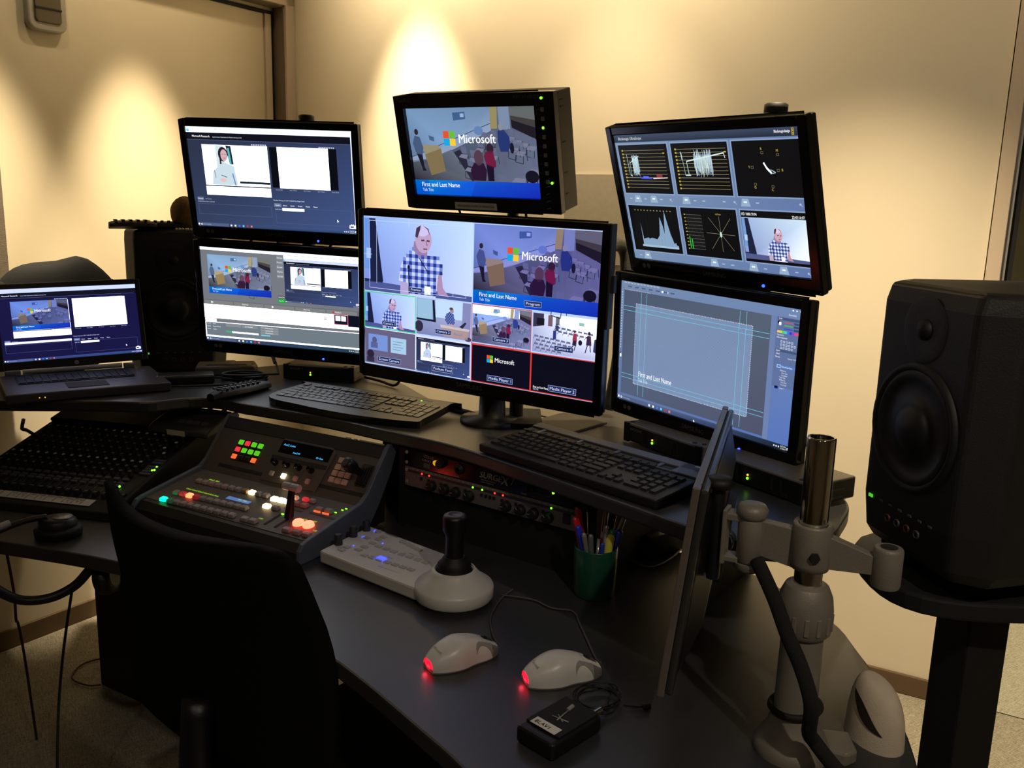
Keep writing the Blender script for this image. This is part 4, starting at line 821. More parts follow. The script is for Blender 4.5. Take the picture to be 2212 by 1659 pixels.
MB().box(-.06, .05, -.012, -.008, .028, .0295).build('slot', BLK2, t)
t = thing('coiled_cable', 'black cable coiled on the shelf behind the remote', 'cable', T(-.745, 2.40, SHELF))
b = MB(); pts = []
for k in range(64): a = k*2*PI/16; r = .052+.004*math.sin(k); pts.append((r*1.15*math.cos(a), r*.8*math.sin(a), .005+.005*(k/16)))
b.tube(pts+[(.09, .02, .02), (.075, .05, .045)], .0032, 6); b.build('cord', RUB, t); MB().cyl((.072, .052, .045), (.060, .072, .062), .005).build('plug', BLK, t)
remote('long black remote lying on the shelf left of the wireless keyboard', T(-.703, 2.225, SHELF, 62), .20, .052, .028, (3, 8))
b = MB(); b.box(-.13, 0, 0, .003, 0, .004); b.box(-.065, .065, -.08, .06, 0, .006); tag(b.build('metal_plate', mat('plate_taupe', (70, 66, 58), .5, .3), M=T(.14, 2.02, SHELF, -40), bevel=.002), 'thin dark plate lying on the shelf behind the wired keyboard', 'plate')

# ---- keyboards
U = .019
def keyrows():
    rows = [[(1, 0)], ]; out = []
    def row(y, spec):
        x = 0
        for s_ in spec:
            if s_ < 0: x -= s_
            else: out.append((x+s_/2, y, s_)); x += s_
    row(5.45, [1, -1, 1, 1, 1, 1, -.5, 1, 1, 1, 1, -.5, 1, 1, 1, 1, -.25, 1, 1, 1])
    row(4.2, [1]*13+[2, -.25, 1, 1, 1, -.25, 1, 1, 1, 1]); row(3.2, [1.5]+[1]*12+[1.5, -.25, 1, 1, 1, -.25, 1, 1, 1])
    row(2.2, [1.75]+[1]*11+[2.25, -3.5, 1, 1, 1]); row(1.2, [2.25]+[1]*10+[2.75, -1.25, 1, -1.25, 1, 1, 1]); row(.2, [1.25, 1.25, 1.25, 6.25, 1.25, 1.25, 1.25, 1.25, -.25, 1, 1, 1, -.25, 2, 1])
    out.append((22.0, 2.7, 1.0)); out.append((22.0, .7, 1.0)); return out
def keyboard(label, M, kh, kmat, body, taper, group=None, slope=5, y0=.012):
    t = thing('computer_keyboard', label, 'keyboard', M, group); body(t)
    meshes = {}; items = {}
    for x, y, w_ in keyrows():
        tall = (x == 22.0 and w_ == 1.0 and y in (2.7, .7))
        k = (w_, tall)
        if k not in meshes:
            d = U*(1.9 if tall else .92); meshes[k] = MB().frustum(U*w_-.0014, d, U*w_-.0014-taper, d-taper, kh).mesh('key', kmat)
        items.setdefault(k, []).append(T((x-11.25)*U, y0+(y+.5)*U, .020, 0, slope) if False else T(0, 0, .016, 0, slope) @ T((x-11.25)*U, y0+(y+.5)*U, 0))
    allk = [(k, m_) for k, l in items.items() for m_ in l]; cp = cam.matrix_world.translation
    allk.sort(key=lambda q: ((t.matrix_world @ q[1]).translation-cp).length)
    for k, m_ in allk[:100]:
        o = bpy.data.objects.new('key', meshes[k]); C.objects.link(o); o.parent = t; o.matrix_local = m_
    mb = MB()
    for k, m_ in allk[100:]:
        me = meshes[k]; mb.add([v.co for v in me.vertices], [tuple(p.vertices) for p in me.polygons], 0, False, m_)
    o = mb.build('key', kmat, t); o['kind'] = 'stuff'; return t
def body1(t):
    P = [(p.x, p.y) for p in smooth_pts([(-.226, .006, 0), (-.10, -.022, 0), (.06, -.030, 0), (.215, -.012, 0), (.228, .02, 0), (.222, .145, 0), (.21, .155, 0), (-.21, .150, 0), (-.222, .135, 0)], 5, True)]
    MB().prism(P, 0, .017, M=T(0, 0, .002, 0, 4.5)).build('base', mat('keyboard_black', (20, 21, 25), .4), t, bevel=.006, seg=3)
    b = MB(); b.text('Microsoft', .0095, T(.135, .137, .030, 0, 4.5), 0, .012); b.build('lettering', INKW, t)
    MB().sphere((.145, .132, .0292), .0022, n=8).build('indicator_light', GREEN, t)
keyboard('black wireless keyboard on the shelf below the centre monitor', T(-.408, 2.035, SHELF, -27.5), .0045, mat('keycap_black', (30, 31, 36), .35), body1, .0018, 'computer keyboards on the shelf')
def body2(t):
    MB().box(-.228, .228, -.012, .168, 0, .018, M=T(0, 0, .002, 0, 5)).build('base', mat('keyboard_case', (18, 18, 20), .6), t, bevel=.004)
    b = MB(); z = .0195; Mx = T(0, 0, 0, 0, 5)
    b.box(-.224, .224, .1395, .166, z, z+.004, M=Mx); b.box(-.224, .224, .113, .1165, z, z+.003, M=Mx)
    for x in (-.213+.032-.006, -.08, .018, .125): b.box(x, x+.008, .113, .1395, z, z+.003, M=Mx)
    b.box(.165, .224, .113, .166, z, z+.004, M=Mx)
    b.build('top_strip', mat('strip_grey', (92, 92, 104), .45), t, bevel=.001)['label'] = 'grey strip around the function keys'
    MB().box(.195, .212, .142, .150, .0385, .0388, M=T(0, 0, 0, 0, 1)).build('badge', SILV, t)
keyboard('black wired keyboard with tall keys and grey top strip right of the rack', T(.101, 1.593, SHELF, -46.5), .0085, mat('keycap_matte', (26, 26, 29), .6), body2, .006, 'computer keyboards on the shelf', y0=.0)

# ================================================================== AUDIO MIXER
mx = thing('audio_mixer', 'black audio mixing desk with rows of knobs and a paper name strip', 'mixer', T(-.868, 1.905, DESK, -12))
MW, MD = .46, .43; SL = math.degrees(math.atan2(.104, MD)); MT = T(0, 0, .030, 0, SL)     # panel plane, local x runs -MW..0
MXB = mat('mixer_black', (24, 24, 25), .55)
b = MB(); q = Matrix(((0, 0, 1, 0), (1, 0, 0, 0), (0, 1, 0, 0), (0, 0, 0, 1)))
b.prism([(0, 0), (MD, 0), (MD, .133), (.0, .029)], -MW, 0, M=q); b.build('case', MXB, mx, bevel=.004)
b = MB(); b.prism([(-.055, .0), (.004, .0), (.004, .030), (-.05, .018)], -MW, .0, M=q); b.build('front_lip', BLK2, mx, bevel=.004)
b = MB(); b.prism([(-.055, .0), (MD+.01, 0), (MD+.01, .148), (.32, .116), (.0, .037), (-.05, .024)], -.012, .0, M=q); b.build('side_cheek', BLK2, mx, bevel=.003)
b = MB(); b.box(-MW, -.012, MD-.10, MD, -.001, .010, M=MT); b.build('rear_section', MXB, mx, bevel=.005)
b = MB(); b.box(-MW+.004, -.075, -.034, -.008, .0, .0012, M=T(0, 0, .0305, 0, 12.5)); st = b.build('name_strip', LBL, mx)
st['label'] = 'handwritten paper name strip'
b = MB(); nm = [('', ''), ('', ''), ('Lav', '1'), ('Lav', '2'), ('HH', '1'), ('HH', '2'), ('Lect', ''), ('Pan', ''), ('Prog', 'L'), ('Prog', 'R'), ('', '')]; NP = .0240
for i, (a, c_) in enumerate(nm):
    x = -.075-.013+NP*(i-len(nm)+1); Mx = T(x, -.021, .0262, 0, 12.5)
    b.box(-.0135, -.0128, -.011, .013, .0, .0006, M=T(x, -.0205, .0272, 0, 12.5))
    if a: b.text(a, .010, Mx @ T(-.001, .004, .0022), 0, .008, 'CENTER'); b.text(c_ or ' ', .010, Mx @ T(0, -.006, .0022), 0, .008, 'CENTER')
b.build('handwriting', INK, mx)
CP = .0240; NCH = 16; cx = [-.062-CP*i for i in range(16)]
KM = MB().lathe([(.0062, 0), (.0060, .004), (.0046, .005), (.0042, .014), (.0038, .0148)], 12, 0).box(-.0006, .0006, -.001, .0062, .0146, .0152, 1)
kw = KM.mesh('knob', [RUB, INKW])
KM2 = MB().lathe([(.0062, 0), (.0060, .004), (.0046, .005), (.0042, .014)], 12, 0).lathe([(.0041, .0141), (.0038, .0152)], 12, 1)
kw2 = KM2.mesh('knob', [RUB, WHT]); kd = MB().lathe([(.0062, 0), (.0060, .004), (.0046, .005), (.0042, .014)], 12, 0).lathe([(.0041, .0141), (.0038, .0150)], 12, 1).mesh('knob', [RUB, mat('knob_cap_grey', (104, 98, 88), .5)])
mats_w, mats_g = [], []
for r, y in enumerate((.105, .128, .151, .179, .206, .233, .260, .288)):
    for x in cx: (mats_w if r in (2, 7) else mats_g).append(MT @ T(x, y, 0))
many(mx, 'knob', kw2, mats_w, 32); many(mx, 'knob', kd, mats_g, 64)
ks = [MT @ T(x, y, 0) for x, y in ((-.030, .285), (-.030, .255), (-.044, .225), (-.030, .20), (-.052, .21), (-.022, .27), (-.03, .20))]
many(mx, 'knob', kw2, ks[:4]); 
bm_ = MB().box(-.0075, .0075, -.0035, .0035, 0, .004).mesh('button', mat('button_grey', (92, 92, 92), .5))
many(mx, 'button', bm_, [MT @ T(x, .086, 0) for x in cx]+[MT @ T(x+.001, y, 0) for x in cx for y in (.058, .068)]+[MT @ T(-.024-.014*i, .118+.011*j, 0) for i in range(2) for j in range(4)]+[MT @ T(-.022-.016*i, .170+.012*j, 0) for i in range(2) for j in range(2)], 80)
b = MB()
for x in cx: b.box(x-.0008-.004, x+.0008-.004, .006, .078, 0, .0006, M=MT)
for k in range(9): b.box(-.012-.0045*k-.0006, -.012-.0045*k+.0006, .012, .075, 0, .0006, M=MT)
for x in cx: b.box(x-.0131, x-.0127, .006, .30, 0, .0005, M=MT)
b.build('scale_lines', INKD, mx)
fm = MB().frustum(.010, .020, .008, .014, .010).box(-.0045, .0045, -.0008, .0008, .010, .0106, 1).mesh('fader_cap', [RUB, INKW])
many(mx, 'fader_cap', fm, [MT @ T(x-.004, .013, 0) for x in cx]+[MT @ T(-.018-.011*k, .013, 0) for k in range(3)])
for x, y in ((-.055, .052), (-.020, .150), (-.022, .133), (-.0175, .136)): MB().sphere((x, y, .004), .0026, n=10, M=MT).build('indicator_light', GREEN, mx)

# camera remote box lying on the mixer
t = thing('camera_control_box', 'grey sloped control box with four keys lying on the back of the mixer', 'control box', T(-.935, 2.195, DESK+.118, -20, 9))
q = Matrix(((0, 0, 1, 0), (1, 0, 0, 0), (0, 1, 0, 0), (0, 0, 0, 1)))
MB().prism([(0, 0), (.11, 0), (.11, .036), (.020, .022), (.0, .016)], 0, .185, M=q).build('case', mat('control_box_grey', (62, 60, 56), .5), t, bevel=.005)
TT = T(0, .020, .0226, 0, 8.8)
bb = MB().box(-.009, .009, -.006, .006, 0, .004).mesh('button', mat('button_grey', (92, 92, 92)))
for i in range(4): o = bpy.data.objects.new('button', bb); C.objects.link(o); o.parent = t; o.matrix_local = TT @ T(.085+.024*i, .014, 0)
b = MB(); b.text('SONY', .011, TT @ T(.012, .072, .0006), 0, .015); b.text('REMOTE CONTROL UNIT', .005, TT @ T(.11, .072, .0006)); b.text('POWER', .004, TT @ T(.012, .02, .0006)); b.build('lettering', INKW, t)
MB().box(.062, .118, -.0014, .0002, .001, .015).build('label_strip', LBL, t)
b = MB()
for i in range(3): b.cyl((.05+.045*i, .105, .02), (.05+.045*i, .135, .022), .007)
b.build('connectors', SILV, t)

# ================================================================== VIDEO SWITCHER
sw = thing('video_switcher', 'dark grey video switcher console with lit red, green and white buttons', 'switcher', T(-.856, 1.892, DESK, -29.3))
SW_ = .509; q = Matrix(((0, 0, 1, 0), (1, 0, 0, 0), (0, 1, 0, 0), (0, 0, 0, 1)))
SWG = mat('switcher_grey', (84, 78, 74), .5, noise=.05, bump=.08); SWD = mat('switcher_dark', (30, 29, 29), .55)
body = [(.0, .004), (.285, .004), (.292, .172), (.285, .171), (.195, .0655), (.02, .037), (.004, .022)]
MB().prism(body, .010, SW_-.010, M=q).build('chassis', SWD, sw)
prof = [(0, 0), (.20, 0), (.225, .02), (.251, .05), (.298, .12), (.323, .176), (.317, .184), (.294, .184), (.284, .176), (.214, .089), (.193, .0745), (.026, .0455), (.010, .040), (.001, .028)]
SPN = mat('switcher_side_grey', (98, 104, 118), .5, .1, bump=.1)
for x0, x1 in ((0, .011), (SW_-.011, SW_)): MB().prism(prof, x0, x1, M=q).build('side_panel', SPN, sw, bevel=.002)
LO = T(0, .02, .037, 0, math.degrees(math.atan2(.028, .175))); UP = T(0, .195, .065, 0, math.degrees(math.atan2(.107, .09)))
Sl, Su = math.hypot(.175, .028), math.hypot(.107, .09)
MB().box(.011, SW_-.011, .012, Sl+.002, .0, .0012, M=LO).build('lower_panel', SWG, sw)
b = MB(); b.box(.011, SW_-.011, -.003, .118, .0, .0012, M=UP); b.build('upper_panel', SWG, sw)
MB().box(.011, SW_-.011, .118, .150, .0, .003, M=UP).build('top_cap', SWD, sw, bevel=.001)
b = MB(); b.box(.385, .40, .149, .152, .001, .004, M=UP); b.box(.41, .418, .149, .152, .001, .004, M=UP); b.box(.425, .495, .149, .152, .001, .004, M=UP); b.build('edge_print', INKW, sw)
b = MB(); b.box(.058, .200, .017, .0255, .0012, .0018, M=UP); b.box(.206, .374, .063, .073, .0056, .0062, M=UP); b.box(.373, .497, .022, .031, .0012, .0018, M=UP)
b.box(.452, .497, .105, .112, .0012, .0018, M=LO); b.box(.42, .462, .107, .113, .0012, .0018, M=LO); b.box(.35, .40, .104, .110, .0012, .0018, M=LO); b.build('dark_legend_bars', SWD, sw)
b = MB(); b.text('MACRO CONTROL', .0045, UP @ T(.105, .0195, .0021)); b.text('SYSTEM CONTROL', .0045, UP @ T(.265, .066, .0066)); b.text('CAMERA CONTROL', .0045, UP @ T(.42, .0245, .0021)); b.build('legend_lettering', INKD, sw)
P_ = [(.203, .008), (.203, .095), (.218, .119), (.366, .119), (.380, .108), (.372, .008)]
MB().prism(P_, .0012, .0052, M=UP).build('display_module', SWG, sw, bevel=.0012)
md = MB().box(.217, .370, .082, .114, .0052, .0058, M=UP).build('display', mat('display_black', (6, 10, 18), .15), sw)
CYN = mat('cyan_characters', (10, 40, 60), .5, emit=(80, 190, 255), es=1.4); GTX = mat('green_characters', (20, 40, 8), .5, emit=(170, 225, 30), es=1.3)
b = MB(); b.text('Aux2: Luma', .0075, UP @ T(.225, .101, .0064)); b.text('Aux2:44', .0065, UP @ T(.262, .0855, .0064)); b.text('Clr Fam', .0065, UP @ T(.333, .0845, .0064)); b.build('display_characters', CYN, sw)
def key(x, y, Mx, c_, es=0, wd=.0175, dp=.0145, h=.008, z=.0012, tint=None):
    nm_ = 'button_%s_%s' % ('_'.join(str(int(v)) for v in c_), int(es*10))
    m_ = mat(nm_, c_ if not es else tuple(v*.5 for v in c_), .35, emit=c_ if es else None, es=es, noise=.04)
    b = MB(); b.frustum(wd, dp, wd*.84, dp*.80, h); o = b.build('button', m_, sw, Mx @ T(x, y, z), bevel=.0018)
    return o
DIM = (168, 158, 158); PNK = (186, 138, 136)
for i in range(11):
    x = .068+.0206*i
    c1 = {8: ((255, 222, 150), 4), 7: ((160, 120, 92), 0)}.get(i, (DIM, 0)); key(x, .1205+.0008*i, LO, c1[0], c1[1])
    c2 = {0: (DIM, 0), 1: ((190, 40, 46), .5), 2: ((255, 96, 60), 5), 3: ((170, 36, 44), .4)}.get(i, (DIM, 0)); key(x, .0545+.0008*i, LO, c2[0], c2[1])
    c3 = {0: ((0, 255, 130), 5), 1: ((60, 120, 84), .2)}.get(i, (DIM, 0)); key(x, .018+.0008*i, LO, c3[0], c3[1])
for x, y, c_, e in ((.305, .1235, (255, 226, 170), 5), (.325, .1245, (255, 226, 170), 5), (.345, .1255, (255, 226, 170), 5), (.368, .1265, PNK, 0), (.389, .1275, PNK, 0), (.314, .090, (255, 216, 150), 5), (.338, .092, DIM, 0)): key(x, y, LO, c_, e, .019)
for x, y, c_, e in ((.372, .150, (220, 40, 50), .8), (.392, .151, DIM, 0), (.345, .147, (240, 160, 130), .5)): key(x, y, LO, c_, e, .016, .011)
for x, y, c_, e in ((.314, .025, DIM, 0), (.337, .026, DIM, 0), (.433, .126, (140, 130, 128), 0), (.457, .129, (140, 130, 128), 0), (.432, .027, PNK, 0), (.459, .028, PNK, 0), (.485, .029, PNK, 0)): key(x, y, LO, c_, e, .021)
for x in (.433, .457): MB().box(x-.009, x+.009, .1165, .119, .0012, .005, M=LO).build('lamp_edge', mat('amber_edge', (120, 60, 30), .5, emit=(255, 120, 70), es=.8), sw)
for x, y in ((.432, .061), (.458, .063)):
    MB().lathe([(.0125, 0), (.012, .006), (.009, .009)], 24).build('button', mat('hot_red', (120, 20, 20), .4, emit=(255, 70, 50), es=9), sw, LO @ T(x, y, .0012))
b = MB(); b.text('Cam2  BLK', .0075, LO @ T(.078, .138, .0022)); b.text('Cam1 Cam2 Cam3 Cam4 Scrn Podi', .0072, LO @ T(.066, .081, .0022)); b.text('MP1  MP2', .0065, LO @ T(.225, .0885, .0022))
for x, y in ((.340, .042), (.432, .078), (.457, .080), (.487, .049)): b.text('1:01', .0075, LO @ T(x-.006, y, .0022))
b.build('green_characters', GTX, sw)
MB().box(.192, .262, .084, .096, .0012, .0018, M=LO).build('name_display', mat('blue_display', (20, 40, 80), .4, emit=(90, 130, 200), es=.7), sw)
b = MB()
for x in (.366, .396): b.box(x-.0035, x+.0035, .028, .080, .0012, .0018, M=LO)
b.build('fader_slots', BLK2, sw)
lv = MB(); lv.add([(.386, .066, .002), (.402, .066, .002), (.402, .080, .002), (.386, .080, .002), (.385, .092, .060), (.397, .092, .060), (.397, .100, .060), (.385, .100, .060)], [(3, 2, 1, 0), (4, 5, 6, 7), (0, 1, 5, 4), (1, 2, 6, 5), (2, 3, 7, 6), (3, 0, 4, 7)], M=LO); lv.build('fader_lever', BLK, sw, bevel=.001)
b = MB(); b.cyl((.370, .096, .063), (.3895, .096, .063), .0085, M=LO); b.cyl((.3915, .096, .063), (.413, .096, .063), .0085, M=LO); b.build('lever_handle', mat('handle_grey', (176, 176, 178), .35), sw, bevel=.002)
b = MB(); b.box(.367, .373, .0775, .0805, .0012, .003, M=LO)
for x, y in ((.482, .156), (.478, .148), (.472, .133)): b.box(x-.0025, x+.0025, y-.001, y+.001, .0012, .0026, M=LO)
b.build('status_lights', GREEN, sw)
MB().box(.084, .163, .040, .096, .0012, .0022, M=UP).build('grid_backing', BLK2, sw)
gc = {'g': (90, 200, 30), 'r': (235, 50, 66), 'o': (245, 110, 50), '.': (46, 30, 26)}
for j, row in enumerate(('grgg', 'rggg', 'o..o')):
    for i, ch in enumerate(row): key(.0925+.0213*i, .0875-.0192*j, UP, gc[ch], 0 if ch == '.' else 1.0, .0165, .0135, .0035, .0022)
for i in range(4):
    o = MB().lathe([(.0075, 0), (.0072, .006), (.0062, .014), (.0050, .0155)], 24).build('knob', GLOSS, sw, UP @ T(.227+.0367*i, .0545, .0052))
    key(.232+.0367*i, .0275, UP, ((176, 160, 150), (255, 222, 160), (196, 140, 136), (196, 140, 136))[i], (0, 6, 0, 0)[i], .0125, .0135, .006, .0052)
KP = (196, 168, 146)
for x, y in ((.402, .095), (.401, .0785), (.420, .0785), (.400, .0625), (.4185, .0625), (.437, .0625), (.399, .046), (.4175, .046), (.436, .046)): key(x, y, UP, KP, 0, .0178, .0150, .004)
b = MB(); b.box(.465, .506-.011, .044, .098, .0012, .005, M=UP)
for k in range(4): b.box(.467+.003*k, .493-.003*k, .048+.004*k, .094-.004*k, .005+.004*k, .009+.004*k, M=UP)
b.build('joystick_boot', RUB, sw, bevel=.0015)
J = UP @ T(.481, .070, .018, 0, 0, -14)
MB().lathe([(.008, 0), (.009, .018), (.013, .024), (.0145, .030), (.0155, .045), (.0135, .050), (.009, .052)], 28, M=J).build('joystick', BLK, sw)

# ================================================================== CAMERA JOYSTICK PANEL
jp = thing('camera_joystick_controller', 'white camera controller with a tall black joystick on a round base', 'controller', T(-.372, 1.652, DESK, -36))
JC = (.305, .049)
MB().prism([(-.004, 0), (.262, -.008), (.262, .145), (-.026, .162)], .004, .030).build('case', WHT, jp, bevel=.004)
MB().prism([(.0, .006), (.25, .0), (.25, .14), (-.02, .155)], .0, .006).build('underside', DKG, jp)
MB().lathe([(.066, 0), (.068, .008)], 48, M=T(JC[0], JC[1], 0)).build('base_foot', DKG, jp)
MB().lathe([(.070, .008), (.073, .012), (.0735, .028), (.071, .033), (.052, .046), (.042, .058), (.039, .062), (.036, .062)], 56, M=T(JC[0], JC[1], 0), caps=False).build('round_base', WHT, jp)
MB().lathe([(.037, .060), (.031, .058)], 40, M=T(JC[0], JC[1], 0), caps=False).build('collar_ring', SILV, jp)
MB().lathe([(.036, .056), (.030, .066), (.031, .071), (.024, .078), (.019, .086)], 40, M=T(JC[0], JC[1], 0)).build('boot', RUB, jp)
MB().lathe([(.0165, .084), (.0165, .125), (.0215, .135), (.022, .158), (.020, .164), (.012, .166), (.010, .1645), (0, .1645)], 40, M=T(JC[0], JC[1], 0)).build('joystick', BLK, jp)
for x, y in ((-.005, .046), (-.014, .096), (-.018, .138)): MB().lathe([(.0085, 0), (.0078, .020), (.0065, .022)], 24).build('knob', DKG, jp, T(x+.006, y, .030))
WB = MB().frustum(.015, .010, .0135, .0088, .0025).mesh('button', mat('key_grey_white', (178, 176, 174), .4))
for x, y in ((.030, .028), (.055, .050), (.053, .068), (.051, .093), (.045, .115), (.044, .131), (.021, .106), (.027, .045)): o = bpy.data.objects.new('button', WB); C.objects.link(o); o.parent = jp; o.location = (x, y, .030)
for x, y in ((.015, .146), (.092, .139)):
    MB().lathe([(.0075, 0), (.007, .003)], 20).build('button', mat('key_grey_white', (178, 176, 174)), jp, T(x, y, .030))
for i in range(7):
    o = bpy.data.objects.new('button', WB); C.objects.link(o); o.parent = jp; o.location = (.084+.0195*i, .038+.0012*i, .030)
    o = bpy.data.objects.new('button', WB); C.objects.link(o); o.parent = jp; o.location = (.073+.0212*i, .088+.0*i, .030)
MB().frustum(.017, .013, .015, .011, .004).build('button', mat('lit_blue_key', (30, 30, 120), .4, emit=(50, 60, 255), es=3.5), jp, T(.1225, .046, .0305))['label'] = 'lit blue button'
for i in range(4): o = bpy.data.objects.new('button', WB); C.objects.link(o); o.parent = jp; o.location = (.105+.014*i, .136-.003*i, .030)
for x, y in ((-.004+.010, .106), (-.010+.010, .146)): MB().box(x+.004, x+.013, y-.003, y+.003, .030, .032).build('lamp', mat('lit_blue_key', (30, 30, 120)), jp)
for x, y in ((.030, .060), (.066, .107)): MB().sphere((x, y, .0305), .0015, n=8).build('indicator_light', BLUE, jp)
b = MB(); b.text('Panasonic', .010, T(.028, .150, .0306, -4), 0, .02)
for i in range(7): b.text(str(i+1), .006, T(.082+.0195*i, .0365+.0012*i, .0332)); b.text('PRESET', .003, T(.07+.0212*i, .096, .0306))
b.text('GROUP', .004, T(.125, .060, .0306)); b.text('CAMERA SELECT', .004, T(.14, .102, .0306)); b.text('REMOTE CAMERA CONTROLLER', .0035, T(.14, .018, .0306)); b.build('lettering', INKD, jp)

# ================================================================== RACK UNITS
rk = thing('equipment_rack', 'low black rack frame under the shelf holding two audio units', 'rack', T(-.238, 1.884, DESK, -36))
b = MB(); b.box(-.012, .004, .0, .28, 0, .182); b.box(.486, .502, .0, .28, 0, .182); b.box(.004, .486, .272, .28, 0, .182); b.box(.004, .486, .012, .02, 0, .096); b.box(-.20, -.012, .14, .15, 0, .182); b.build('frame', BLK2, rk)  # last box: added panel hiding the lit wall left of the rack
pu = thing('power_conditioner', 'black rack power unit with large slanted white lettering', 'rack unit', T(-.238, 1.884, DESK, -36))
MB().box(.006, .484, 0, .01, .1445, .182).box(.02, .47, .01, .22, .146, .182).build('chassis', GLOSS, pu, bevel=.001)
LT_ = lambda x, z, y=-.0008: T(x, y, z) @ Matrix.Rotation(PI/2, 4, 'X')
b = MB(); shear = Matrix(((1, .22, 0, 0), (0, 1, 0, 0), (0, 0, 1, 0), (0, 0, 0, 1)))
b.text('SURGE', .019, LT_(.217, .160) @ shear, 0, .035); b.text('X', .026, LT_(.272, .156) @ shear, 0, .035)
b.text('COLUS', .009, LT_(.062, .172)); b.text('SURGEX', .007, LT_(.058, .164)); b.text('Series Surge Protection', .004, LT_(.222, .155)); b.text('Power Conditioning', .004, LT_(.222, .150))
b.text('Radia', .006, LT_(.150, .147)); b.text('Radia', .006, LT_(.325, .147)); b.text('SELF TEST', .004, LT_(.375, .172)); b.text('Surge Protection Powered', .004, LT_(.352, .155)); b.build('lettering', INKW, pu)
b = MB(); b.box(.062, .080, -.0008, 0, .150, .160); b.build('approval_mark', INKD, pu)
b = MB(); b.text('/', .020, LT_(.298, .160) @ shear, 0, .03); b.build('gold_stroke', mat('gold_print', (160, 130, 60), .5), pu)
MB().lathe([(.0055, 0), (.0055, .004)], 20, M=LT_(.0975, .167)).build('yellow_lamp', mat('yellow_lamp', (120, 90, 20), .4, emit=(230, 170, 30), es=.8), pu)
MB().lathe([(.010, 0), (.009, .010)], 24, M=LT_(.113, .168)).build('switch', RUB, pu)
for x in (.163, .346): MB().lathe([(.0115, 0), (.011, .003), (.005, .003), (.004, .006)], 28, M=LT_(x, .166), caps=False).build('socket_cap', RUB, pu)
MB().sphere((.402, -.0008, .166), .0028, n=12).build('indicator_light', GREEN, pu)
ap = thing('audio_processor', 'grey rack audio unit with eight black knobs below the power unit', 'rack unit', T(-.238, 1.884, DESK, -36))
MB().box(.006, .484, 0, .006, .0985, .1425).box(.02, .47, .006, .20, .10, .142).build('chassis', mat('rack_unit_grey', (112, 106, 102), .5, .3), ap, bevel=.001)
MB().box(.006, .46, -.0008, 0, .131, .1365).build('lamp_bar', mat('lamp_bar_dark', (40, 38, 38), .4), ap)
for i, x in enumerate((.088, .125, .156, .193, .290, .326, .358, .393)):
    MB().lathe([(.0118, 0), (.0112, .008), (.0098, .012), (.0085, .0128)], 28, 0).box(-.009, -.003, -.0006, .0006, .0126, .0134, 1).build('knob', [RUB, INKW], ap, LT_(x, .1135, 0) @ T(0, 0, 0, (0, -45, 0, -50, 0, -50, 0, -45)[i]))
bq = MB().box(-.0025, .0025, -.003, 0, -.003, .003).mesh('button', BLK)
for x in (.056, .077, .113, .181, .225, .236, .247, .257, .278, .313, .380): o = bpy.data.objects.new('button', bq); C.objects.link(o); o.parent = ap; o.location = (x, 0, .1225)
MB().box(.428, .444, -.004, 0, .112, .130).build('power_switch', BLK, ap)
for x, g in ((.058, 0), (.079, 0), (.201, 1), (.226, 1), (.259, 0), (.280, 0), (.399, 1)): MB().sphere((x, -.0012, .134), .0022, n=10).build('indicator_light', GREEN if g else REDL, ap)
b = MB(); b.text('APHEX', .009, LT_(.010, .119), 0, .02); b.build('lettering', INKW, ap)
b = MB()
for x in (.088, .125, .156, .193, .290, .326, .358, .393): b.text('GATE', .0035, LT_(x-.006, .127)); b.text('-   +', .004, LT_(x-.009, .1000))
for i in range(34): b.box(.03+.013*i, .033+.013*i, -.0006, 0, .1385, .1405)
b.build('scale_print', INKW, ap)
b = MB()
for x, z in ((.012, .175), (.012, .152), (.012, .135), (.012, .108), (.479, .175), (.479, .108)): b.lathe([(.004, 0), (.0035, .002)], 12, M=LT_(x, z, 0))
b.build('rack_screws', SILV, rk)

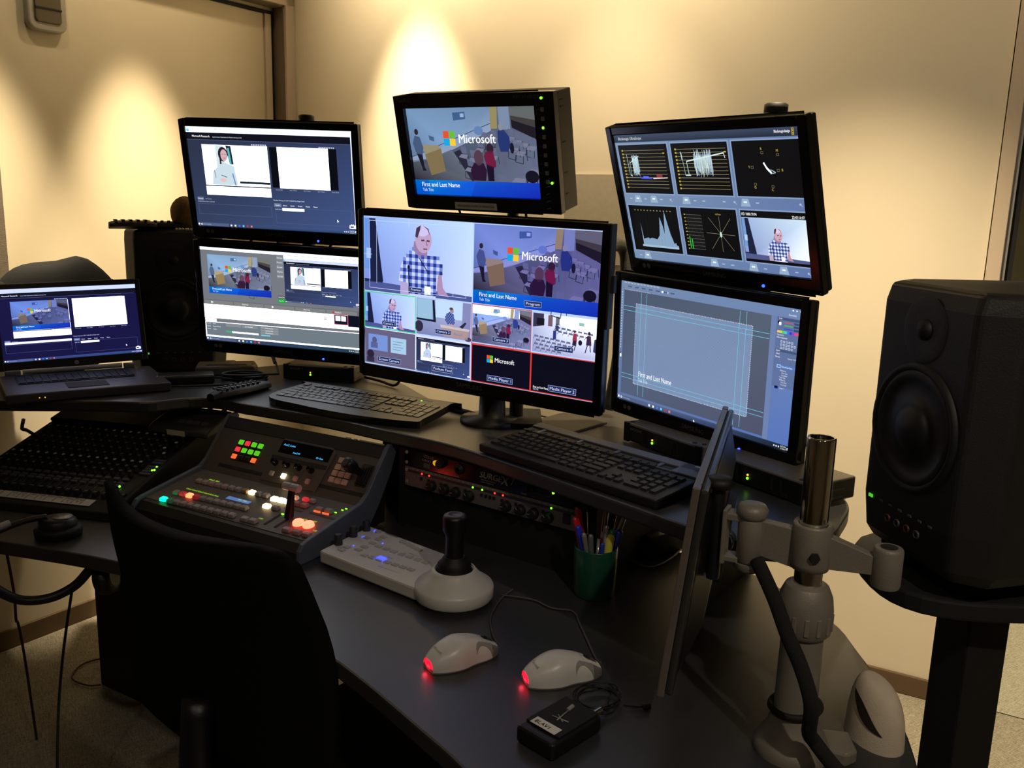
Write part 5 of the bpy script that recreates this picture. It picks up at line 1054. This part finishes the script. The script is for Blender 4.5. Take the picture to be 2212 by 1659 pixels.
# ================================================================== MUG AND PENS
MG = (.166, 1.555)
t = thing('green_cup', 'dark green cup full of pens behind the mice', 'cup', T(MG[0], MG[1], DESK))
MB().lathe([(.0, .003), (.036, .003), (.0375, .095), (.0395, .0965), (.041, .094), (.0405, .05), (.0385, .004), (.036, 0), (0, 0)], 44, caps=False).build('cup_body', mat('deep_green_glaze', (22, 72, 54), .3, coat=.3), t)
b = MB()
for a, z, r in ((-32, .042, .0035), (-23, .040, .0035), (-23, .048, .0028)): 
    aa = R_(a); Mx = T(.0402*math.cos(aa)+.001*math.cos(aa), .0412*math.sin(aa), z) @ Matrix.Rotation(aa, 4, 'Z') @ Matrix.Rotation(PI/2, 4, 'Y')
    b.lathe([(r, 0), (r-.0008, .0003)], 16, M=Mx, caps=False)
b.build('print', INKW, t)
PENS = [  # name, label, angle, lean, height, radius, barrel, cap colour, kind
 ('pen', 'red capped pen at the left side of the green cup', 200, .26, .150, .0042, (150, 150, 150), (200, 30, 40), 0),
 ('pen', 'dark red pen leaning at the back left of the cup', 150, .20, .158, .0046, (120, 30, 36), (150, 36, 40), 0),
 ('pen', 'blue tipped pen leaning out at the far left of the cup', 215, .32, .138, .0044, (60, 62, 70), (40, 60, 210), 0),
 ('pen', 'silver clip pen at the front left of the cup', 232, .34, .128, .0042, (150, 152, 156), (170, 172, 176), 1),
 ('pen', 'clear grey barrel pen beside the front left silver pen', 248, .26, .126, .0044, (110, 112, 116), (150, 152, 156), 1),
 ('pen', 'black pen with bright metal clip near the centre of the cup', 130, .12, .152, .0042, (20, 20, 22), (30, 30, 32), 1),
 ('pen', 'grey pen with steel tip at the centre of the cup', 300, .06, .140, .0040, (96, 98, 100), (190, 190, 192), 1),
 ('pen', 'red and silver pen rising behind the yellow marker', 60, .16, .160, .0048, (170, 40, 36), (206, 206, 206), 1),
 ('pen', 'tall black marker leaning right out of the cup', 40, .24, .158, .0056, (24, 22, 22), (30, 26, 24), 0),
 ('pen', 'silver pen at the far right of the cup', 10, .34, .156, .0046, (160, 156, 150), (200, 198, 190), 1),
 ('marker', 'green marker cap showing behind the yellow one', 330, .10, .128, .0062, (30, 120, 60), (36, 140, 70), 0),
 ('marker', 'yellow highlighter standing at the front of the cup', 312, .18, .122, .0076, (196, 190, 60), (206, 200, 70), 2),
 ('pen', 'blue pen with ridged cap at the right side of the cup', 345, .32, .126, .0062, (40, 50, 160), (50, 66, 190), 0),
 ('pen', 'short blue pen barely rising at the front of the cup', 285, .20, .108, .0042, (36, 50, 140), (40, 60, 160), 0)]
for i, (nm_, lb, a, ln, h, r, c1, c2, kd_) in enumerate(PENS):
    aa = R_(a); u = Vector((math.cos(aa), math.sin(aa), 0)); base = Vector((MG[0], MG[1], DESK+.006))-u*.012*(ln > .15)
    d = (u*ln+Vector((0, 0, 1))).normalized(); base += u*(.034-.0-.095*ln if ln < .22 else .034-.092*ln)*.75+u*(.012*(ln > .15))
    t = thing(nm_, lb, 'pen' if nm_ == 'pen' else 'marker', Matrix.Translation(base) @ d.to_track_quat('Z', 'Y').to_matrix().to_4x4(), 'pens in the green cup')
    L = h/d.z; m1 = mat('pen_body_%d' % i, c1, .3); m2 = mat('pen_cap_%d' % i, c2, .25, .6 if kd_ == 1 else 0)
    MB().lathe([(r*.4, 0), (r*.9, .012), (r, L*.62)], 14).build('barrel', m1, t)
    MB().lathe([(r*1.12, L*.60), (r*1.12, L-.006), (r*.8, L-.001), (r*.3, L)], 14).build('cap', m2, t)
    if kd_ != 2: MB().box(-.0012, .0012, r*1.1, r*1.1+.0022, L*.68, L-.004).build('clip', CHROME if kd_ == 1 else m2, t)

# ================================================================== MICE
def mouse(label, x, y, yaw, side=-1):
    t = thing('computer_mouse', label, 'mouse', T(x, y, DESK, yaw), 'white mice on the desk')
    L = .122
    def half(u): return .0335*(math.sin(PI*min(max(u*.90+.05, 0), 1))**.42)*(1-.16*math.exp(-((u-.60)/.16)**2))*(1-.10*u)
    def hh(u): return .004+.037*(math.sin(PI*min(max(u*.86+.07, .02), .98))**.75)*(1-.42*max(0, u-.42)) if u >= 0 else 0
    def sf(u, a, off=0):
        w_ = half(u)+off; z = hh(u)+off*.8; ca, sa = math.cos(a), math.sin(a)
        return ((u-.5)*L, w_*math.copysign(abs(ca)**.75, ca), .003+z*abs(sa)**.62)
    b = MB(); b.grid(lambda u, v: sf(.0+u, PI*v), 34, 28); b.build('shell', WHT, t, fix=True)
    b = MB(); b.prism([((u/16-.5)*L, half(u/16)*.96) for u in range(17)]+[((u/16-.5)*L, -half(u/16)*.96) for u in range(16, -1, -1)], 0.0005, .006); b.build('underside', mat('mouse_underside', (120, 118, 116), .5), t)
    a0, a1 = (PI, PI*.70) if side < 0 else (0, PI*.30)
    def sb(u, v):
        uu = .60+.26*u; top_ = .17+.15*min(1, u*4)**.5; lo_ = .07*(1-u)+.19*math.sin(PI*min(1, u*1.02))**.8
        fr = lo_+(max(top_, lo_+.01)-lo_)*v
        return sf(uu, PI*(1-fr) if side < 0 else PI*fr, .0012)
    MB().grid(sb, 14, 6).build('thumb_button', SILV, t)
    def sb2(u, v):
        uu = .865+.125*u; fr = .0+(.30-.08*u)*v
        return sf(uu, PI*(1-fr) if side < 0 else PI*fr, .0010)
    MB().grid(sb2, 6, 6).build('thumb_button', mat('thumb_grey', (120, 118, 116), .4, .2), t)
    GLR = mat('tail_glow', (120, 10, 16), .3, emit=(255, 16, 36), es=3.2)
    def tg(u, v): return sf(-.0+.10*u*(1-.75*abs(2*v-1)**2)+.002, PI*(.18+.55*v) if False else PI*(.30+.45*v if side > 0 else .27+.45*v), .0010)
    def tail(u, v):
        uu = .001+.13*u*(1-(2*v-1)**2)
        return sf(uu, PI*(.02+.96*v), .0009)
    b = MB(); b.sphere((-.0540, 0, .0105), .011, .85, 1.55, .80, 20); b.build('tail_light', GLR, t)
    MB().grid(lambda u, v: sf(.80+.16*u, PI*(.5+.06*(v-.5)*2), .0012), 6, 4).build('scroll_slot', DKG, t)
    MB().lathe([(.0085, -.0035), (.010, 0), (.0085, .0035)], 20, M=T(.038, 0, .0225) @ Matrix.Rotation(PI/2, 4, 'X')).build('scroll_wheel', RUB, t)
    MB().grid(lambda u, v: sf(.74, PI*(.28+.44*v)+.0*u, .0008+.0004*u), 1, 18).build('seam', DKG, t)
    b = MB(); b.text('Microsoft', .0065, T(-.0485, -.006, .0262, 90, -35) if False else T(-.047, .012, .0295, -90, 0) @ T(0, 0, 0, 0, 28), 0, .02); b.build('lettering', SILV, t)
    # soft red light escaping through the tail
    l = bpy.data.lights.new('tail_lamp', 'POINT'); l.energy = .006; l.color = (1, .05, .08); l.shadow_soft_size = .004; lo = bpy.data.objects.new('tail_lamp', l); C.objects.link(lo); lo.parent = t; lo.location = (-.067, 0, .006)
    return t
mouse('left white mouse with a glowing red tail lying before the joystick', -.068, 1.292, 34)
mouse('right white mouse with a glowing red tail, nearer the edge on monitor', .090, 1.247, 20)
def cable(label, pts, r, m=RUB, n=6, name='cable', cat='cable', group=None, k=6):
    b = MB(); b.tube(smooth_pts(pts, k), r, n); o = b.build(name, m); tag(o, label, cat, group); return o
GC = mat('grey_cord', (70, 68, 66), .5); BRC = mat('brown_cord', (60, 34, 20), .6)
cable('grey mouse cord running from the left mouse up to the joystick base', [(-.012, 1.330, .748), (-.020, 1.37, .740), (-.026, 1.44, .738), (-.010, 1.512, .738), (.013, 1.556, .738)], .0018, GC)
cable('grey mouse cord curving from the right mouse past the cup', [(.152, 1.272, .748), (.146, 1.31, .739), (.131, 1.415, .738), (.121, 1.470, .738), (.082, 1.482, .738), (.049, 1.514, .738), (-.010, 1.530, .738)], .0018, GC)

# ================================================================== LAPEL MIC PACK
t = thing('bodypack_transmitter', 'black wireless microphone pack with a small white label at the bottom', 'transmitter', T(.078, 1.092, DESK, 46))
MB().box(-.052, .052, -.034, .034, .0, .026).build('case', BLK, t, bevel=.006, seg=3)
MB().prism([(-.035, -.030), (.048, -.030), (.048, .030), (-.035, .030)], .026, .029).build('cover', BLK2, t, bevel=.001)
MB().box(-.036, -.020, -.022, .022, .0290, .0296).build('label_strip', mat('white_label', (214, 212, 206), .7), t)['label'] = 'small white label'
b = MB(); b.text('BLAV1', .0098, T(-.0325, .018, .0300, -90) @ T(-.0, .0, 0), 0, .01); b.build('label_lettering', INK, t)
b = MB(); b.tube([(-.005, -.010, .0295), (.004, .006, .0295)], .0008, 6); b.tube([(.0, -.016, .0295), (-.004, .010, .0295)], .0008, 6); b.tube([(-.008, -.002, .0295), (.030, .004, .0295)], .0008, 6); b.cyl((.022, .004, .029), (.034, .005, .030), .003); b.build('clip_wire', SILV, t)
MB().cyl((.052, -.012, .014), (.075, -.012, .014), .0055).build('connector', CHROME, t)
b = MB(); pts = []
for k in range(96): a = k*2*PI/19; r = .030+.005*math.sin(k*.37); pts.append((.098+r*math.cos(a)*1.2, .014+r*.95*math.sin(a), .005+.012*abs(math.sin(k*.21))))
b.tube([(.075, -.012, .014), (.085, -.014, .010)]+pts, .0013, 5); b.tube([(.120, -.02, .006), (.135, -.035, .004), (.142, -.04, .004)], .0013, 5); b.build('lapel_cable', RUB, t)
MB().cyl((.140, -.040, .004), (.150, -.046, .0045), .0035).build('lapel_microphone', RUB, t)

# ================================================================== EDGE-ON MONITOR, ARM AND CHROME POLE
em = thing('side_monitor', 'flat monitor seen edge on, held by the chrome pole at right', 'monitor', T(.2994, 1.3206, .955, -107.2, -5.5))
SILB = mat('bezel_taupe', (120, 112, 104), .35, .4); X, Z = .255, .150
b = MB()
for a in ((-X, -X+.02, -Z, Z), (X-.02, X, -Z, Z), (-X+.02, X-.02, Z-.02, Z), (-X+.02, X-.02, -Z, -Z+.025)): b.box(a[0], a[1], -.004, .006, a[2], a[3])
b.build('bezel', SILB, em, bevel=.0015, fix=True)
MB().box(-X+.02, X-.02, -.002, .005, -Z+.025, Z-.02).build('screen', mat('dark_lcd', (14, 15, 18), .2), em)
b = MB(); b.box(-X+.003, X-.003, .006, .017, -Z+.003, Z-.003); b.build('back_shell', mat('shell_gloss', (60, 58, 56), .22, .3), em, bevel=.004)
b = MB(); b.frustum(X*1.75, Z*1.7, X*1.2, Z*1.1, .020, M=T(0, .017, 0) @ Matrix.Rotation(-PI/2, 4, 'X')); b.build('back_housing', BLK, em, bevel=.004)
MB().box(-.055, .055, .037, .050, -.055, .055).build('mount_plate', BLK2, em, bevel=.002)
pl = thing('monitor_arm_stand', 'chrome and grey desk pole with swivel arms at the right edge of the desk', 'stand', T(.394, 1.079, DESK))
MB().lathe([(.050, 0), (.051, .010), (.047, .017), (.036, .034), (.0305, .052), (.0285, .062)], 40).build('base_flare', PUTTY, pl)
MB().lathe([(.0280, .055), (.0270, .180)], 40).build('lower_tube', PUTTY, pl)
b = MB(); n = 40; vs_ = []
prof = [(.0300, .172), (.0350, .178), (.0360, .208), (.0335, .226), (.0275, .240), (.0215, .243)]
b.lathe(prof, 40); 
for k in range(14): a = 2*PI*k/14; b.box(.0340, .0368, -.0030, .0030, .182, .206, M=Matrix.Rotation(a, 4, 'Z'))
b.build('collar_nut', PUTTY, pl, bevel=.001)
MB().lathe([(.0145, .439), (.0175, .439), (.0178, .437), (.0178, .22)], 40, caps=False).lathe([(.0145, .439), (.0145, .36), (0, .36)], 32, caps=False).build('chrome_tube', CHROME, pl)
A1 = R_(-26)
b = MB(); b.lathe([(.0185, .324), (.0235, .326), (.0252, .322), (.0262, .272), (.024, .264), (.0185, .262)], 40, caps=False); b.build('clamp_ring', PUTTY, pl)
MB().lathe([(.0075, 0), (.0068, .0035)], 6, M=T(-.004, -.0262, .287) @ Matrix.Rotation(PI/2, 4, 'X')).build('clamp_screw', BLK2, pl)
b = MB(); Mx = T(0, 0, 0, -26)
b.add([(.022, -.008, .268), (.078, -.007, .272), (.078, .007, .272), (.022, .008, .268), (.022, -.008, .312), (.078, -.007, .296), (.078, .007, .296), (.022, .008, .312)], [(3, 2, 1, 0), (4, 5, 6, 7), (0, 1, 5, 4), (1, 2, 6, 5), (2, 3, 7, 6), (3, 0, 4, 7)], M=Mx)
b.lathe([(.011, .310), (.0165, .310), (.018, .306), (.018, .262), (.0165, .258)], 32, M=Mx @ T(.092, 0, 0), caps=True); b.build('stub_arm', PUTTY, pl, bevel=.001)
MB().lathe([(.0105, .3105), (.0105, .3107)], 24, M=Mx @ T(.092, 0, 0)).build('bore', BLK2, pl)
b = MB(); Mx = T(0, 0, 0, 154); b.add([(.020, -.009, .262), (.070, -.007, .270), (.070, .007, .270), (.020, .009, .262), (.020, -.009, .314), (.070, -.007, .318), (.070, .007, .318), (.020, .009, .314)], [(3, 2, 1, 0), (4, 5, 6, 7), (0, 1, 5, 4), (1, 2, 6, 5), (2, 3, 7, 6), (3, 0, 4, 7)], M=Mx)
b.build('inner_arm', PUTTY, pl, bevel=.001)
H0 = Mx @ T(.078, 0, 0)
b = MB(); b.lathe([(.014, .256), (.017, .260), (.017, .315), (.0155, .318)], 32, M=H0); b.build('hinge_barrel', PUTTY, pl)
b = MB(); b.lathe([(.0175, .318), (.0205, .322), (.0208, .330), (.017, .336), (.008, .338)], 32, M=H0); b.build('hinge_cap', PUTTY, pl); b = MB(); b.lathe([(.014, .243), (.0185, .247), (.019, .255)], 32, M=H0); b.build('hinge_cap', PUTTY, pl)
b = MB(); b.box(.012, .034, -.012, .012, .312, .322, M=H0); b.box(.012, .034, -.012, .012, .254, .262, M=H0); b.box(.030, .036, -.014, .014, .250, .326, M=H0); b.build('yoke', PUTTY, pl, bevel=.0015)
H1 = H0 @ T(.046, 0, 0)
b = MB(); b.lathe([(.0085, .222), (.0095, .228), (.0095, .345), (.0085, .350)], 20, M=H1); b.build('pivot_bar', BLK, pl)
MB().lathe([(.010, .350), (.019, .353), (.020, .360), (.016, .366), (.005, .366)], 8, M=H1).build('thumb_knob', RUB, pl)
pA = (H1 @ Vector((0, 0, .268))); W0 = pl.matrix_world.inverted() @ (em.matrix_world @ Vector((0, .050, .0)))
b = MB(); b.cyl(tuple(pA), tuple(W0), .011); b.sphere(tuple(pA.lerp(W0, .5)), .017, n=16); b.build('tilt_link', BLK, pl)
MB().cyl(tuple(pA.lerp(W0, .30)), tuple(pA.lerp(W0, .36)), .017).build('link_collar', CHROME, pl)
cable('black cable sleeve hanging from the arm and tied round the grey pole', [(.330, 1.095, 1.000), (.344, 1.055, .966), (.357, 1.030, .928), (.369, 1.004, .898), (.379, .985, .860), (.386, 1.00, .812), (.398, 1.01, .792), (.415, .985, .775), (.440, .955, .755), (.47, .93, .745)], .0095, mat('sleeve_black', (14, 13, 13), .8, bump=.8, bscale=1200), 12, 'cable_sleeve', 'cable sleeve')
b = MB(); b.tube([(.0305*math.cos(2*PI*k/32)*1.05, .0305*math.sin(2*PI*k/32)*1.05, .066+.004*math.cos(2*PI*k/32)) for k in range(32)], .0045, 8, closed=True); b.build('strap', BLK2, pl)
b = MB(); b.prism([(.038, -.028), (.060, -.040), (.078, -.030), (.082, .015), (.045, .020)], .0, .020); b.build('base_clamp', PUTTY, pl, bevel=.004)
# pale case at the desk edge
t = thing('pale_case', 'small off white rounded case with a dark slit at the right desk corner', 'case', T(.520, 1.112, DESK, 14))
def shell(u, v):
    a = 2*PI*u; th = PI*v/2; x = .034*math.sin(th)**.5*math.cos(a); y = .048*math.sin(th)**.5*math.sin(a); z = .096*math.cos(th)**.75
    return (x*(1-.18*z/.096), y, z*(.74+.26*(y+.048)/.096))
MB().grid(shell, 40, 20).build('shell', OFFW, t, fix=True)
def slit(u, v): 
    y = -.040+.062*u; w_ = .012*math.sin(PI*u); z = .026+.042*u+(v-.5)*w_*1.6
    k_ = min(.97, z/(.096*(.74+.26*(y+.048)/.096))); th = math.acos(k_**(1/.75)); q_ = math.sin(th)**.5; x = -.034*q_*max(0, 1-(y/(.048*q_))**2)**.5-.0012
    return (x*(1-.18*z/.096), y, z)
MB().grid(slit, 16, 4).build('slit', mat('slit_dark', (36, 24, 14), .8), t)

# ================================================================== CHAIR
ch = thing('office_chair', 'black office chair pulled up to the desk in the left foreground', 'chair', T(-.20, 1.33, 0, -37.9))
ax = T(-.645, 1.307, 0, -37.9); toL = ch.matrix_world.inverted() @ ax
K = .86
def zt(z): return 1.45-(1.45-z)*K
tp = [(0.0, .937), (.035, .918), (.055, .910), (.10, .904), (.147, .903), (.215, .907), (.29, .915), (.355, .926), (.417, .937), (.487, .948), (.530, .949), (.557, .939), (.571, .915), (.595, .866), (.610, .835), (.625, .80), (.632, .70), (.63, .62), (.60, .56)]
bt = [(.12, .56), (.095, .647), (.082, .74), (.075, .784), (.03, .843), (.012, .891)]
def bend(s_, z): 
    s2 = s_*K; c0 = (s2-.27)/.27; return Vector((s2, .035*c0*c0-.02, zt(z)))
def resample(pts, n):
    L = [0]; 
    for i in range(1, len(pts)): L.append(L[-1]+math.dist(pts[i-1], pts[i]))
    out = []
    for k in range(n):
        d = L[-1]*k/(n-1); i = max(j for j in range(len(L)) if L[j] <= d+1e-9); i = min(i, len(pts)-2); t_ = (d-L[i])/(L[i+1]-L[i]); out.append((pts[i][0]+(pts[i+1][0]-pts[i][0])*t_, pts[i][1]+(pts[i+1][1]-pts[i][1])*t_))
    return out
left = resample([(.0, .937), (.012, .891), (.03, .843), (.075, .784), (.085, .73), (.095, .647), (.12, .56)], 14)
right = resample([(.530, .949), (.557, .939), (.571, .915), (.595, .866), (.610, .835), (.622, .78), (.625, .70), (.62, .62), (.60, .56)], 14)
tops = resample(tp[:11], 25)
rows = []
for i in range(14):
    row = []
    for j in range(25):
        f = j/24; bx = left[i][0]*(1-f)+right[i][0]*f; bz = left[i][1]*(1-f)+right[i][1]*f
        dz = tops[j][1]-(tops[0][1]*(1-f)+tops[-1][1]*f); fade = (1-i/13)**2
        row.append(bend(bx, bz+dz*fade))
    rows.append(row)
for sgn, nm_ in ((0, 'backrest'),):
    b = MB(); n1, n2 = 14, 25; off = Vector((0, .028, 0))
    vs_ = [tuple(p) for r in rows for p in r]+[tuple(p+off*(.5+.5*math.sin(PI*j/24))) for r in rows for j, p in enumerate(r)]
    fs = []; N = n1*n2
    for i in range(n1-1):
        for j in range(n2-1):
            a = i*n2+j; fs.append((a, a+n2, a+n2+1, a+1)); fs.append((N+a, N+a+1, N+a+n2+1, N+a+n2))
    ring = [j for j in range(n2)]+[i*n2+n2-1 for i in range(1, n1)]+[(n1-1)*n2+j for j in range(n2-2, -1, -1)]+[i*n2 for i in range(n1-2, 0, -1)]
    for k in range(len(ring)): a, c_ = ring[k], ring[(k+1) % len(ring)]; fs.append((a, c_, N+c_, N+a))
    b.add(vs_, fs, 0, True); o = b.build(nm_, FAB, ch, toL, fix=True)
MB().prism([(p.x, p.y) for p in smooth_pts([(-.25, -.20, 0), (0, -.24, 0), (.25, -.20, 0), (.27, .05, 0), (.24, .22, 0), (0, .26, 0), (-.24, .22, 0), (-.27, .05, 0)], 5, True)], .44, .51).build('seat', FAB, ch, bevel=.02, seg=3)
b = MB(); b.tube(smooth_pts([(-.02, -.18, .42), (-.02, -.30, .44), (-.02, -.34, .55), (-.02, -.325, .78)], 6), .022, 10); b.build('back_support', BLK, ch)
for sx in (-1, 1):
    b = MB(); b.tube(smooth_pts([(sx*.20, -.02, .43), (sx*.30, -.02, .46), (sx*.31, -.02, .62)], 6), .016, 10); b.box(sx*.31-.035, sx*.31+.035, -.12, .12, .62, .645); b.build('armrest', BLK, ch, bevel=.006)
MB().lathe([(.028, .10), (.028, .30), (.022, .30), (.022, .44)], 24).build('gas_post', BLK, ch)
for k in range(5):
    a = 2*PI*k/5+.3; b = MB(); b.tube([(0, 0, .12), (.15*math.cos(a), .15*math.sin(a), .10), (.29*math.cos(a), .29*math.sin(a), .075)], .018, 8, rs=[.028, .022, .014]); b.build('base_leg', BLK, ch)
    b = MB(); b.cyl((.29*math.cos(a)-.02*math.sin(a), .29*math.sin(a)+.02*math.cos(a), .030), (.29*math.cos(a)+.02*math.sin(a), .29*math.sin(a)-.02*math.cos(a), .030), .029); b.cyl((.29*math.cos(a), .29*math.sin(a), .03), (.29*math.cos(a), .29*math.sin(a), .08), .008); b.build('castor', RUB, ch)

# ================================================================== HEADPHONES AND CABLES AT LEFT
hp = thing('headphones', 'black headphones lying on the desk in front of the mixer', 'headphones', T(-.955, 1.765, DESK, 15))
MB().lathe([(.030, 0), (.046, .004), (.048, .018), (.040, .024), (.030, .022)], 32, M=Matrix.Diagonal((1, .85, 1, 1))).build('ear_cushion', RUB, hp)
MB().lathe([(.038, .024), (.037, .036), (.030, .042), (0, .043)], 32, M=Matrix.Diagonal((1, .85, 1, 1))).build('ear_cup', BLK, hp)
MB().lathe([(.020, .0432), (.018, .0445), (0, .045)], 28, M=T(.01, 0, 0)).build('cup_plate', mat('satin_steel', (120, 124, 128), .3, .8), hp)
b = MB(); b.tube(smooth_pts([(-.02, 0, .045), (-.06, -.012, .042), (-.10, -.04, .034), (-.14, -.10, .030), (-.20, -.15, .03), (-.29, -.17, .03)], 6), .0065, 8); b.build('headband', BLK, hp)
MB().cyl((-.085, -.026, .044), (-.112, -.052, .040), .0075).build('band_slider', SILV, hp)
h2 = thing('headphones', 'black headphones hanging below the left part of the desk', 'headphones', T(-.93, 1.70, .66))
b = MB(); b.tube(smooth_pts([(-.10, -.10, .06), (-.075, -.085, .02), (-.040, -.066, -.010), (.005, -.043, -.015), (.045, -.022, .002), (.070, -.008, .030), (.080, -.0, .043)], 6), .010, 8); b.build('headband', BLK, h2)
b = MB(); b.lathe([(.032, -.012), (.035, 0), (.032, .014), (.02, .02)], 28, M=T(.095, .012, .006) @ Matrix.Rotation(R_(75), 4, 'Y')); b.build('ear_cup', BLK, h2)
MB().box(.070, .086, -.008, .012, .028, .044).build('yoke', SILV, h2)
cable('thin brown cord hanging down the wall left of the desk leg', [(-1.153, 1.89, .700), (-1.143, 1.885, .649), (-1.134, 1.885, .545), (-1.18, 1.96, .44), (-1.234, 2.058, .374), (-1.25, 2.10, .25), (-1.25, 2.12, .01)], .0035, BRC)
cable('thin black cord hanging from the headphones to the carpet', [(-.90, 1.70, .655), (-.935, 1.765, .616), (-.955, 1.757, .502), (-.972, 1.748, .374), (-.955, 1.69, .265), (-.95, 1.66, .12), (-.95, 1.60, .006)], .003, RUB)
cable('reddish cord looped on the carpet by the desk pedestal', [(-1.19, 2.52, .006), (-1.26, 2.56, .006), (-1.32, 2.52, .006), (-1.315, 2.44, .006), (-1.25, 2.40, .006), (-1.21, 2.405, .006)], .0025, mat('red_cord', (80, 30, 26), .6))
cable('brown cord dropping behind the mixer from the laptop shelf', [(-1.149, 2.01, .925), (-1.160, 2.02, .90), (-1.172, 2.06, .885), (-1.20, 2.16, .84), (-1.24, 2.27, .80)], .0045, BRC)
cable('grey cable loom with ribbed sleeve between the centre and right monitors', [(.205, 2.03, 1.352), (.225, 2.06, 1.368), (.250, 2.085, 1.362), (.262, 2.090, 1.33), (.262, 2.088, 1.25), (.255, 2.09, 1.10), (.24, 2.10, .97)], .016, mat('ribbed_sleeve', (52, 48, 42), .45, bump=1.0, bscale=700, noise=.5, nscale=500), 14, 'cable_loom', 'cable loom')
cable('thin black cable between the two left monitors, left of the pole', [(-.76, 2.52, 1.40), (-.75, 2.53, 1.35), (-.765, 2.535, 1.30), (-.76, 2.53, 1.25)], .004)
cable('black cable crossing the gap right of the left pole', [(-.50, 2.53, 1.42), (-.515, 2.535, 1.35), (-.54, 2.54, 1.30), (-.56, 2.55, 1.2)], .004)
cable('left black cable hanging below the topmost monitor', [(-.17, 2.30, 1.49), (-.155, 2.335, 1.45), (-.142, 2.345, 1.40), (-.13, 2.34, 1.3)], .0035)
cable('right black cable hanging below the topmost monitor', [(.015, 2.28, 1.47), (.022, 2.33, 1.44), (.027, 2.33, 1.40), (.03, 2.30, 1.3)], .0035)
cable('black cable under the top right monitor', [(.40, 1.87, 1.36), (.405, 1.875, 1.31), (.41, 1.88, 1.25)], .004)
cable('grey cable curling behind the right end of the lower right monitor', [(.51, 1.66, 1.10), (.545, 1.60, 1.045), (.566, 1.575, 1.01), (.570, 1.57, .985), (.545, 1.60, .965)], .006, GC)
cable('white cable along the worktop behind the cup', [(.40, 1.86, .80), (.383, 1.80, .745), (.33, 1.714, .738), (.287, 1.682, .738), (.25, 1.72, .738)], .0022, mat('white_cord', (150, 146, 140), .5))
t = thing('power_supply', 'black box with a grey edge on the worktop right of the rack', 'power supply', T(.285, 1.83, DESK, -60))
MB().box(-.09, .09, -.04, .06, 0, .045).build('case', BLK, t, bevel=.004); MB().box(-.02, .091, -.0415, -.04, .012, .026).build('edge_strip', GRY, t)
cable('brown cable looping beside the electronics box under the left monitors', [(-.42, 2.46, .96), (-.37, 2.42, .958), (-.32, 2.37, .958), (-.30, 2.40, .99), (-.27, 2.36, 1.02)], .004, BRC)
# things seen beyond the glass door
bt_ = thing('jacket', 'dark green grey jacket beyond the glass at the right edge', 'jacket', MBk @ T(3.35, .80, 0))
MB().grid(lambda u, v: (.30*math.sin(PI*v)**.6*math.cos(2*PI*u), .14*math.sin(PI*v)**.6*math.sin(2*PI*u), .95+.30*math.cos(PI*v)+.02*math.sin(9*u)), 30, 16).build('body', mat('jacket_cloth', (52, 56, 46), .9, bump=.5), bt_, fix=True)
MB().tube(smooth_pts([(-.28, -.12, .95), (-.24, -.15, 1.10), (-.12, -.17, 1.17), (.05, -.17, 1.20)], 6), .010, 8).build('piping', mat('pale_piping', (190, 186, 160), .6), bt_)

# ================================================================== small pieces go one level down, under the part that carries them
UNDER = {'lettering': ('front_panel', 'case', 'chassis', 'base', 'bezel', 'shell'), 'brand_lettering': ('bezel',), 'power_led': ('bezel',), 'sticker': ('bezel',), 'label_lettering': ('label_strip',), 'handwriting': ('name_strip',),
         'badge_lettering': ('badge',), 'woofer_cone': ('woofer_ring',), 'tweeter_dome': ('tweeter_horn',), 'clip': ('cap',), 'lever_handle': ('fader_lever',), 'display_characters': ('display',), 'ports': ('front_panel',),
         'cup_plate': ('ear_cup',), 'band_slider': ('headband',), 'scroll_wheel': ('scroll_slot',), 'clamp_screw': ('clamp_ring',), 'bore': ('stub_arm',), 'hinge_cap': ('hinge_barrel',), 'legend_lettering': ('dark_legend_bars',),
         'groove': ('face',), 'cap': ('pole',), 'castor': ('base_leg',), 'joystick': ('joystick_boot', 'boot'), 'link_collar': ('tilt_link',), 'dial_marks': ('bezel',), 'touchpad': ('base',), 'slot': ('slab',), 'collar': ('column',), 'clip_wire': ('cover',)}
def stem(o): return o.name.split('.')[0]
for root in [o for o in C.objects if o.parent is None and len(o.children)]:
    kids = list(root.children)
    for k_ in kids:
        for want in UNDER.get(stem(k_), ()):
            c_ = [q_ for q_ in kids if stem(q_) == want]
            if stem(k_) == 'castor':
                mid = sum((Vector(b_) for b_ in k_.bound_box), Vector())/8; c_ = sorted(c_, key=lambda q_: (sum((Vector(b_) for b_ in q_.bound_box), Vector())/8-mid).length)
            if c_:
                ml = k_.matrix_local.copy(); k_.parent = c_[0]; k_.matrix_local = c_[0].matrix_local.inverted() @ ml; break
